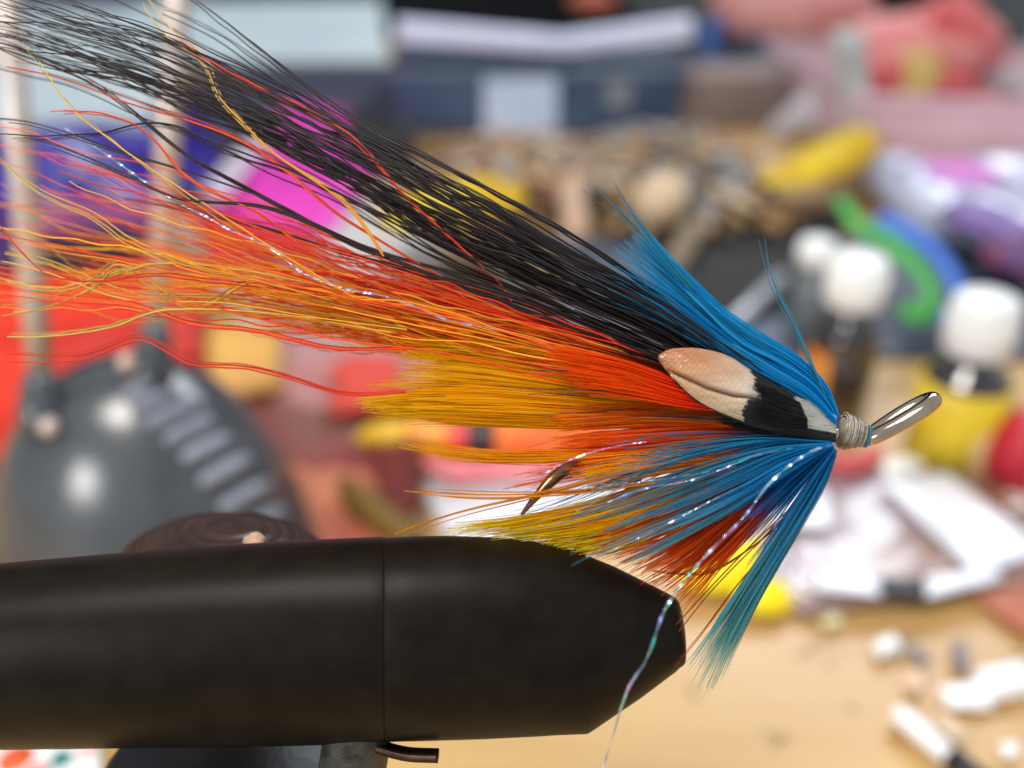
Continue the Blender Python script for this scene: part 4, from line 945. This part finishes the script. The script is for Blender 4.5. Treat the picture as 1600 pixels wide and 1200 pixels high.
flatp('fur_patch', [(-120, 740), (90, 720), (90, 900), (-120, 920)], .8, .8, mat('fur_darkred', (136, 30, 34), (96, 26, 34), scale=.4, rough=.7), 'dark red fur patch low at the left edge', 'fur', .25, 5, 53)
flatp('fur_patch', [(322, 520), (440, 520), (440, 608), (330, 622)], .9, .8, mat('fur_ochre', (226, 176, 84), (214, 160, 90), scale=.4, rough=.8), 'ochre yellow fur patch right of the orange red fur', 'fur', .25, 5, 54)
M_bagp = mat('bag_rosy', (196, 164, 164), (206, 132, 128), scale=.14, rough=.35, k=.8, coat=.2)
flatp('plastic_bag', [(400, 480), (680, 480), (700, 620), (430, 650)], .35, .4, M_bagp, 'rosy clear bag behind the tip of the yellow hackle', 'bag', .25, 5, 55)
flatp('fur_patch', [(520, 560), (626, 560), (640, 640), (520, 650)], .9, .5, mat('fur_coral', (226, 84, 66), (214, 70, 60), scale=.4, rough=.8), 'coral tuft directly behind the tip of the yellow hackle', 'fur', .2, 5, 56)
flatp('leather_scrap', [(380, 625), (600, 640), (640, 760), (470, 790)], .25, .4, mat('leather_rust', (138, 92, 78), (150, 66, 62), scale=.16, rough=.7, k=.8), 'rust brown leather scrap right of the ribbed lamp base', 'leather', .2, 5, 57)
flatp('leather_scrap', [(440, 730), (600, 740), (640, 880), (480, 880)], .25, .4, mat('leather_orange', (198, 122, 84), (176, 92, 70), scale=.2, rough=.7), 'orange tan leather scrap above the vise sleeve', 'leather', .15, 5, 58)
flatp('fur_patch', [(584, 700), (650, 700), (660, 800), (598, 826)], .9, .6, mat('fur_maroon', (112, 32, 22), (96, 30, 22), scale=.4, rough=.8), 'maroon tuft under the yellow end of the striped lure', 'fur', .15, 5, 59)
p = crom([tuple(T(x, y, .9)) for x, y in [(536, 752), (560, 780), (600, 812), (650, 850)]], 30); V, Q = tube(p, np.interp(np.arange(30), [0, 8, 29], [.2, .42, .36]), 14)
mk('quill', V, Q, mat('quill_dark', (70, 56, 22), (150, 110, 30), scale=1.6, rough=.5, kind='wave', k=.8), label='dark olive and yellow banded quill above the vise', cat='quill')

# --- striped lure: yellow, orange, red, dark band, orange
lure = thing('striped_lure', 'soft lure banded yellow, orange, red and black, behind the fly shank', 'lure', T(740, 700, .9))
bands = [((556, 684), (640, 680), (250, 214, 30), (242, 190, 24), .44), ((640, 680), (704, 682), (246, 160, 28), (244, 130, 30), .62), ((704, 682), (734, 684), (240, 60, 50), (228, 50, 44), .66), ((734, 684), (772, 684), (52, 34, 40), (40, 26, 32), .66), ((772, 684), (960, 676), (250, 130, 44), (246, 110, 40), .62)]
for i, (p0, p1, c1, c2, r) in enumerate(bands):
    a_, b_ = T(*p0, 1.0), T(*p1, 1.0); t_ = np.linspace(0, 1, 14)[:, None]; pp = a_ * (1 - t_) + b_ * t_
    rr = np.full(14, r); rr[0] = rr[-1] = r * .93
    if i == 0: rr = r * np.sqrt(np.clip(np.linspace(0.05, 1.9, 14), 0, 1))
    if i == 4: rr = r * np.sqrt(np.clip(np.linspace(6, 0.05, 14), 0, 1))
    V, Q = tube(pp, rr, 18); mk('band', V, Q, mat('lure_band', c1, c2, scale=1, rough=.4, coat=.2), lure)
flatp('ribbon', [(630, 712), (980, 700), (1010, 742), (700, 752)], .55, .25, mat('ribbon_pink', (240, 130, 140), (236, 160, 164), scale=.5, rough=.5), 'pink ribbon below the striped lure', 'ribbon', .1, 5, 61)
flatp('paper_sheet', [(650, 748), (1080, 726), (1060, 860), (700, 850)], .1, .15, mat('sheet_white2', (226, 226, 234), (206, 204, 208), scale=.3, rough=.4, k=.95), 'white paper scrap seen through the yellow throat hackle', 'paper', .08, 4, 62)
flatp('packet', [(700, 446), (1000, 470), (1080, 560), (760, 560)], .2, .3, mat('pk_slate', (120, 116, 120), (90, 88, 96), scale=.3, rough=.5, k=.7), 'grey packet between the black wing and the orange hair', 'packet', .15, 5, 63)
flatp('packet', [(640, 410), (800, 400), (860, 470), (700, 480)], .5, .4, mat('pk_brown', (110, 92, 78), (80, 68, 62), scale=.3, rough=.5, k=.7), 'dull brown packet below the yellow plume', 'packet', .15, 5, 64)

# --- yellow plumes (a vane of barbs each side of a quill)
M_plume = mat('plume_yellow', (240, 208, 16), (206, 164, 10), scale=.9, rough=.7, stretch=(1, .3, 1))


def plume(path, wid, z, label, m=M_plume, n=90, h=.5):
    p = crom([tuple(T(x, y, z)) for x, y in path], n); d = np.gradient(p, axis=0); d /= np.linalg.norm(d, axis=1, keepdims=True)
    s = np.cross(d, [0, 0, 1]); s /= np.linalg.norm(s, axis=1, keepdims=True)
    t = thing('yellow_plume', label, 'feather', p.mean(0) * [1, 1, 0] + [0, 0, z - .3])
    V, Q = tube(p, np.linspace(.09, .03, n), 8); mk('quill', V, Q, mat('quill_cream', (230, 214, 150), (210, 190, 120), rough=.5), t)
    for sg in (-1, 1):
        ps = []
        for i in range(2, n - 1):
            f = i / (n - 1); w = wid * math.sin(math.pi * min(1, f * .86 + .14)) ** .55 * R.uniform(.9, 1.1)
            u_ = np.linspace(0, 1, 6)[:, None]
            ps.append(p[i] + s[i] * sg * w * u_ + d[i] * w * .7 * u_ ** 1.4 + np.array([0, 0, 1]) * (h * u_ * (1 - u_) - .1 * u_ + R.uniform(-.05, .05)))
        ps = np.array(ps); V, Q = tubes(ps, np.tile(np.linspace(.11, .05, 6), (len(ps), 1)), 4); V[:, 2] = np.maximum(V[:, 2], .02); mk('vane', V, Q, m, t, kind='stuff')
    return t


plume([(1186, 286), (1240, 270), (1300, 244), (1352, 200)], 1.45, 2.6, 'bright yellow plume curving up right of the speckled skin')
plume([(606, 362), (680, 326), (770, 284)], 2.2, 3.4, 'bright yellow plume behind the black wing hair')
M_plume2 = mat('plume_lemon', (252, 232, 10), (244, 216, 8), scale=.9, rough=.7, k=.98)
plume([(1060, 910), (1120, 882), (1172, 846)], .78, .5, 'lemon yellow plume behind the blue throat hackle', M_plume2, 60, .4)
plume([(1150, 938), (1190, 930), (1222, 918)], .5, .4, 'short lemon yellow plume just right of the blue throat barbs', M_plume2, 40, .3)

# --- speckled skins with feathers one by one
SPK = [mat('feather_gold', (236, 178, 96), (70, 50, 34), scale=2.6, rough=.6, kind='voronoi', ramp=(.3, .66), k=1.0), mat('feather_brown', (196, 124, 66), (36, 28, 26), scale=2.2, rough=.6, kind='voronoi', ramp=(.25, .6), k=1.0),
       mat('feather_cream', (244, 220, 180), (90, 76, 62), scale=1.8, rough=.6, kind='voronoi', ramp=(.3, .7), k=.85), mat('feather_grey', (186, 180, 176), (84, 82, 86), scale=2.2, rough=.6, kind='voronoi', ramp=(.3, .66), k=.95),
       mat('feather_dark', (60, 52, 48), (24, 22, 24), scale=2, rough=.6, k=.8)]


def feather_mesh(L_, W_):
    nu, nv_ = 7, 5; V = []; Q = []
    for i in range(nu):
        f = i / (nu - 1); w = W_ * (math.sin(math.pi * (f * .82 + .12)) ** .7)
        for j in range(nv_):
            g = j / (nv_ - 1) * 2 - 1; V.append([g * w, f * L_, .18 * math.sin(f * 2.4) - .12 * g * g + (.03 if j == 2 else 0)])
    for i in range(nu - 1):
        for j in range(nv_ - 1): a = i * nv_ + j; Q.append([a, a + 1, a + nv_ + 1, a + nv_])
    return V, Q


FM = []
for k in range(5):
    V, Q = feather_mesh(2.2, .5); me = bpy.data.meshes.new('feather'); me.from_pydata(V, [], Q); me.materials.append(SPK[k]); me.update()
    me.polygons.foreach_set('use_smooth', [True] * len(me.polygons)); FM.append(me)
from mathutils import Euler


def skin(cx, cy, rx, ry, h, n, label, pick, ang0, seed, hide):
    r = np.random.RandomState(seed); c_ = T(cx, cy, .8)
    b_ = np.array([c_[0], c_[1], .01]); t = thing('speckled_skin', label, 'feather skin', b_)
    V, Q = ball(b_ + [0, 0, .05], 1, seed, .06, 30, (rx * .93, ry * .93, h), 2); V[:, 2] = np.maximum(V[:, 2], .012); mk('hide', V, Q, hide, t)
    for i in range(n):
        a = r.uniform(0, 6.28); q = math.sqrt(r.rand()) * .98; x, y = rx * q * math.cos(a), ry * q * math.sin(a)
        z = h * math.sqrt(max(0, 1 - q * q * .95)) + r.uniform(.0, .1)
        o = bpy.data.objects.new('feather', FM[pick(r, x / rx, y / ry)]); link(o); o.parent = t; o.location = (x, y, z)
        o.rotation_euler = (-.05 - .22 * q + r.uniform(-.05, .08), r.uniform(-.2, .2), ang0(x / rx, y / ry) + r.uniform(-.4, .4)); s = r.uniform(.42, .75); o.scale = (s, s, s)
    return t


M_hide = mat('hide_buff', (186, 150, 104), (70, 56, 44), kind='voronoi', ramp=(.2, .6), scale=1.4, rough=.8, k=.7)
s1 = skin(806, 285, 4.6, 4.6, 2.6, 290, 'golden brown speckled feather skin behind the black wing', lambda r, x, y: int(r.choice([0, 0, 1, 1, 2, 4, 3])), lambda x, y: math.atan2(-x, y - .3), 3, M_hide)
s2 = skin(1050, 288, 5.2, 6.8, 2.8, 298, 'grey and buff speckled feather skin with a cream puff in its middle', lambda r, x, y: int(r.choice([3, 3, 0, 2, 0, 4, 1] if x < .5 else [0, 0, 2, 1])), lambda x, y: math.atan2(-x, y + .2), 4, M_hide)
V, Q = ball(T(1030, 312, 3.0), 1.0, 3, .1, 24, (1.1, 1, .95), 3); mk('cream_puff', V, Q, mat('puff_cream', (222, 198, 164), (196, 168, 134), scale=1.2, rough=.85, bump=.3), s2, label='round cream puff of down')
V, Q = tube(crom([tuple(T(x, y, .9)) for x, y in [(1170, 318), (1100, 350), (1060, 400), (1044, 432)]], 24), np.linspace(.75, .4, 24), 14); mk('rolled_edge', V, Q, mat('edge_buff', (176, 156, 124), (120, 104, 84), scale=.8, rough=.8), s2, label='buff rolled edge of the skin')
V, Q = tube(crom([tuple(T(x, y, 2.5)) for x, y in [(892, 286), (894, 320), (902, 366)]], 16), [.35] + [.55] * 14 + [.35], 12); mk('cream_quill', V, Q, mat('quill_pale', (212, 180, 150), (186, 150, 120), scale=1, rough=.7), s1, label='pale quill bundle at its right end')

# --- thread spool at right edge
M_sp = mat('spool_wood', (226, 190, 140), (208, 168, 116), scale=1, rough=.5); M_spt = mat('spool_red', (206, 34, 56), (176, 26, 46), scale=3, rough=.5, kind='wave')
c_ = T(1590, 770, 0); axs = np.array([.55, -.75, 0.12]); axs /= np.linalg.norm(axs); c0 = c_ + np.array([0, 0, 1.25])
sp_ = thing('thread_spool', 'wooden spool wound with red thread at the right edge, beside the yellow labelled bottle', 'spool', c_)
V, Q = lathe([(0, -.95), (1.22, -.95), (1.25, -.85), (1.22, -.7), (.5, -.6), (0, -.6)], c0, axs, 40); mk('flange', V, Q, M_sp, sp_)
V, Q = lathe([(0, .6), (.5, .6), (1.22, .7), (1.25, .85), (1.22, .95), (0, .95)], c0, axs, 40); mk('flange', V, Q, M_sp, sp_)
V, Q = lathe([(.4, -.62), (1.08, -.6), (1.12, 0), (1.08, .6), (.4, .62)], c0, axs, 40); mk('red_thread', V, Q, M_spt, sp_)
V, Q = prism([T(x, y, .5)[:2] for x, y in [(1566, 768), (1690, 756), (1690, 786), (1572, 792)]], .1, .5); bevel(mk('white_tag', V, Q, M_cap, label='white tag in front of the red spool', cat='tag', smooth=False), .06)

# --- clear packets with glare laid on as white strips, right middle
M_clear = mat('cello', (190, 170, 182), (196, 156, 140), scale=.16, rough=.22, coat=.35, k=.6, bump=.15, bscale=1.2)
M_white = mat('glare_tape_white', (246, 248, 255), (226, 230, 242), scale=.4, rough=.3, coat=.3, k=.98)  # white shared by the painted glare strips and the tape ends
cp_ = thing('clear_packet', 'large glossy cellophane packet with broad white strips painted in as glare, right of the hackle', 'packet', T(1420, 840))
flatp('film', [(1196, 742), (1520, 712), (1720, 900), (1250, 958)], .25, .25, M_clear, None, None, .09, 4, 71, parent=cp_)
V, Q = pillow([(1376, 752), (1480, 738), (1650, 868), (1520, 892)], .62, .1, .06, 4, 72, 16); mk('glare_strip', V, Q, M_white, cp_)  # bright white sheet stands in for glare on the film
V, Q = pillow([(1214, 762), (1296, 766), (1300, 826), (1206, 820)], .6, .1, .08, 4, 73, 12); mk('glare_strip', V, Q, M_white, cp_)  # smaller patch of glare, also built as a white sheet
for q4, m_, lb in [([(1278, 892), (1374, 900), (1376, 932), (1270, 922)], M_white, 'white tape end'), ([(1374, 902), (1448, 906), (1446, 936), (1378, 930)], mat('tape_dark', (40, 48, 62), (30, 36, 48), rough=.4, k=.7), 'dark clip'), ([(1446, 902), (1562, 886), (1566, 906), (1448, 936)], M_white, 'white tape end')]:
    V, Q = pillow(q4, .62, .15, .04, 4, 74, 10); mk('tape', V, Q, m_, cp_, label=lb)
flatp('cellophane_scrap', [(1150, 880), (1260, 840), (1300, 960), (1200, 950)], .15, .2, mat('cello2', (206, 196, 206), (186, 160, 150), scale=.4, rough=.12, coat=1, k=.75), 'crinkled cellophane scrap left of the clear packet', 'scrap', .12, 6, 75)
V, Q = prism([T(x, y, .5)[:2] for x, y in [(1372, 724), (1452, 706), (1462, 726), (1386, 746)]], .3, .55); bevel(mk('white_tag', V, Q, M_cap, label='white tag just below the hook eye', cat='tag', smooth=False), .06)
V, Q = tube(crom([tuple(T(x, y, .7)) for x, y in [(1290, 716), (1330, 728), (1368, 712)]], 16), .3, 12); mk('red_bead_string', V, Q, mat('bead_red', (206, 70, 76), (226, 110, 110), scale=1.5, rough=.4), label='short red tube under the head of the fly', cat='tube')
flatp('leather_scrap', [(1480, 720), (1580, 700), (1640, 800), (1540, 830)], .3, .3, mat('leather_brown', (132, 96, 72), (166, 110, 90), scale=.4, rough=.6, k=.8), 'brown leather scrap between the yellow labelled bottle and the spool', 'leather', .12, 5, 76)
flatp('leather_scrap', [(1520, 930), (1720, 900), (1740, 1010), (1600, 990)], .2, .3, mat('leather_red', (186, 104, 84), (196, 134, 104), scale=.4, rough=.6), 'reddish leather scrap at the right edge below the clear packet', 'leather', .12, 5, 77)
flatp('leather_scrap', [(1080, 560), (1240, 556), (1260, 660), (1110, 680)], .25, .3, mat('leather_taupe', (124, 110, 112), (150, 124, 110), scale=.4, rough=.6, k=.8), 'taupe leather scrap behind the blue hackle', 'leather', .12, 5, 78)

# --- scraps, bottom right
M_scrap = mat('scrap_white', (250, 250, 250), (238, 238, 240), scale=1, rough=.5, k=.97)
M_sgrey = mat('scrap_grey', (146, 142, 150), (110, 110, 118), scale=1.5, rough=.5)
for q4, m_, lb, th in [
    ([(1360, 1006), (1398, 992), (1410, 1014), (1374, 1030)], M_scrap, 'small white foam scrap, leftmost of the scraps on the bare table', .3),
    ([(1406, 1000), (1424, 1004), (1456, 1034), (1440, 1040)], M_sgrey, 'thin grey clipping touching the leftmost white scrap', .2),
    ([(1486, 1004), (1506, 1002), (1516, 1050), (1494, 1052)], M_sgrey, 'grey upright clipping above the big white block', .3),
    ([(1520, 1052), (1604, 1036), (1622, 1082), (1536, 1100)], M_scrap, 'largest white foam block at the right edge', .55),
    ([(1466, 1072), (1530, 1066), (1552, 1110), (1480, 1106)], M_scrap, 'flat white scrap tucked under the largest foam block', .2),
    ([(1414, 1050), (1440, 1044), (1446, 1078), (1418, 1084)], mat('scrap_pinkish', (236, 206, 176), (230, 192, 160), rough=.6), 'pinkish scrap between the small foam scrap and the white stick', .15),
    ([(1450, 1118), (1472, 1112), (1514, 1150), (1494, 1160)], mat('scrap_peach', (236, 214, 186), (226, 196, 160), rough=.6), 'peach sliver beside the black tipped white stick', .15),
    ([(1560, 1166), (1588, 1160), (1596, 1180), (1570, 1188)], M_scrap, 'tiny white crumb in the bottom right corner', .2),
    ([(1280, 968), (1314, 960), (1318, 976), (1288, 984)], mat('scrap_cream', (238, 226, 176), (230, 214, 160), rough=.6), 'cream sliver between the yellow plume and the scraps', .15)]:
    V, Q = pillow(q4, .2, th, .03, 4, int(q4[0][0]), 10); mk('foam_scrap', V, Q, m_, label=lb, cat='scrap')
st = thing('match_stick', 'white stick with a black end pointing to the bottom right corner', 'stick', T(1450, 1150))
a_, b_, c_ = T(1400, 1112, .3), T(1484, 1182, .3), T(1540, 1226, .3)
V, Q = tube([a_, a_ * .98 + b_ * .02, b_], [.16, .21, .21], 12); mk('stick', V, Q, M_scrap, st)
V, Q = tube([b_, c_], [.225, .225], 12); mk('black_end', V, Q, mat('black_tip', (40, 42, 48), (28, 30, 36), rough=.5, k=.7), st)

M_clip = mat('clip_dark', (60, 40, 34), (40, 30, 28), scale=2, rough=.6)
rc = np.random.RandomState(5)
for i in range(16):
    px, py = rc.uniform(1090, 1600), rc.uniform(985, 1195); a = rc.uniform(0, 3.1); l_ = rc.uniform(.15, .5)
    p0 = T(px, py, .03); q = [p0 + np.array([math.cos(a) * l_ * f + .1 * f * f, math.sin(a) * l_ * f, 0]) for f in (0, .5, 1)]
    V, Q = tube(q, .013, 5); V[:, 2] = np.maximum(V[:, 2], .004)
    mk('hair_clipping', V, Q, M_clip, label='short dark hair clipping lying loose on the bare wooden table', cat='clipping', group='hair clippings scattered on the bare table')

# --- packet under the vise, bottom left
up = thing('patterned_packet', 'white packet with orange and teal blobs, below the vise at the bottom left', 'packet', T(70, 1190))
V, Q = prism([T(x, y, .4)[:2] for x, y in [(-60, 1120), (150, 1120), (160, 1300), (-60, 1300)]], .02, .4); bevel(mk('card', V, Q, M_scrap, up, smooth=False), .05)
for px, py, r, c in [(24, 1186, .34, (240, 96, 40)), (96, 1186, .22, (20, 130, 120)), (135, 1172, .12, (226, 60, 50)), (60, 1210, .2, (240, 96, 40))]:
    V, Q = lathe([(0, 0), (r, 0), (r, .03), (0, .032)], T(px, py, .41) * [1, 1, 0] + [0, 0, .402], seg=24); mk('printed_blob', V, Q, mat('blob', c, c, rough=.5), up)

# --- ribbed lamp base with two rods
M_lb = mat('lamp_grey', (98, 104, 110), (82, 88, 94), scale=.4, rough=.25, k=.5, spec=.7)
M_rib = mat('rib_grey', (146, 152, 166), (126, 132, 146), scale=.6, rough=.4, k=.75)
M_rod = mat('rod_steel', (214, 212, 210), (206, 176, 156), scale=.35, rough=.35, metal=.35, k=.85)
foot = T(262, 905); yl = foot[1]
lamp = thing('lamp_base', 'grey domed plastic lamp base with pale vent ribs and two metal rods', 'lamp base', (foot[0], foot[1], 0))
ctr = np.array([foot[0] - .05, foot[1], 0.0]); top_z = zat(np.array([ctr[0], ctr[1] - .4, 0]), 572)
rx, ry = 3.7, 3.2
V, Q = ball(ctr, 1, 1, 0, 64, (rx, ry, top_z), 1)
c3 = V - ctr
ex = 2.1; g_ = (np.abs(c3[:, 0] / rx) ** ex + np.abs(c3[:, 1] / ry) ** ex + np.abs(c3[:, 2] / top_z) ** 1.9) ** (1 / 2.0); V = ctr + c3 / g_[:, None] * .98
V[:, 2] = np.maximum(V[:, 2], .01)
mk('dome', V, Q, M_lb, lamp)


def on_dome(px, py):
    """nearest hit of the picture ray with the dome"""
    d = P(px, py, 1.0) - CAM
    best = None
    for s in np.linspace(15, 34, 900):
        p = CAM + d * s - ctr
        if (abs(p[0] / rx) ** ex + abs(p[1] / ry) ** ex + abs(p[2] / top_z) ** 1.9) ** (1 / 2.0) < .985: best = CAM + d * s; break
    return best


for i, (x0, y0, x1, y1) in enumerate([(196, 622, 236, 596), (205, 642, 262, 618), (228, 666, 300, 634), (256, 690, 330, 656), (284, 718, 358, 684), (312, 756, 388, 716), (344, 796, 420, 756), (376, 832, 440, 796)]):
    pp = [on_dome(x0 + (x1 - x0) * f, y0 + (y1 - y0) * f) for f in np.linspace(0, 1, 9)]
    pp = [q for q in pp if q is not None]
    if len(pp) < 4: print('rib miss', i); continue
    pp = np.array(pp); V, Q = tube(pp, 0.21 * np.sin(np.linspace(.35, np.pi - .35, len(pp))) ** .5, 12); mk('vent_rib', V, Q, M_rib, lamp)
for (bx, by), (tx, ty), lb in [((66, 655), (8, 0), 'left rod'), ((236, 580), (276, -30), 'right rod')]:
    b_ = on_dome(bx, by)
    if b_ is None: print('rod miss', bx); b_ = P(bx, by, (ctr - CAM).dot(FW))
    d_ = (b_ - CAM).dot(FW); e_ = P(tx, ty, d_ * .93)
    e_ = b_ + (e_ - b_) * 1.6
    V, Q = tube([b_ - [0, 0, .3], e_], [.25, .25], 16); rd = mk('rod', V, Q, M_rod, lamp, label=lb + ' of bright steel')
    ax_ = (e_ - b_) / np.linalg.norm(e_ - b_)
    V, Q = lathe([(0, -.3), (.42, -.3), (.46, -.1), (.46, .35), (.36, .5), (.36, .8), (.24, .95), (0, .96)], b_, ax_, 24); mk('ferrule', V, Q, M_lb, lamp)
    V, Q = ball(b_ + np.array([.35 if bx < 100 else -.25, -.45, .1 if bx < 100 else .45]), .2, 3, 0, 18); mk('screw_head', V, Q, M_rod, lamp)
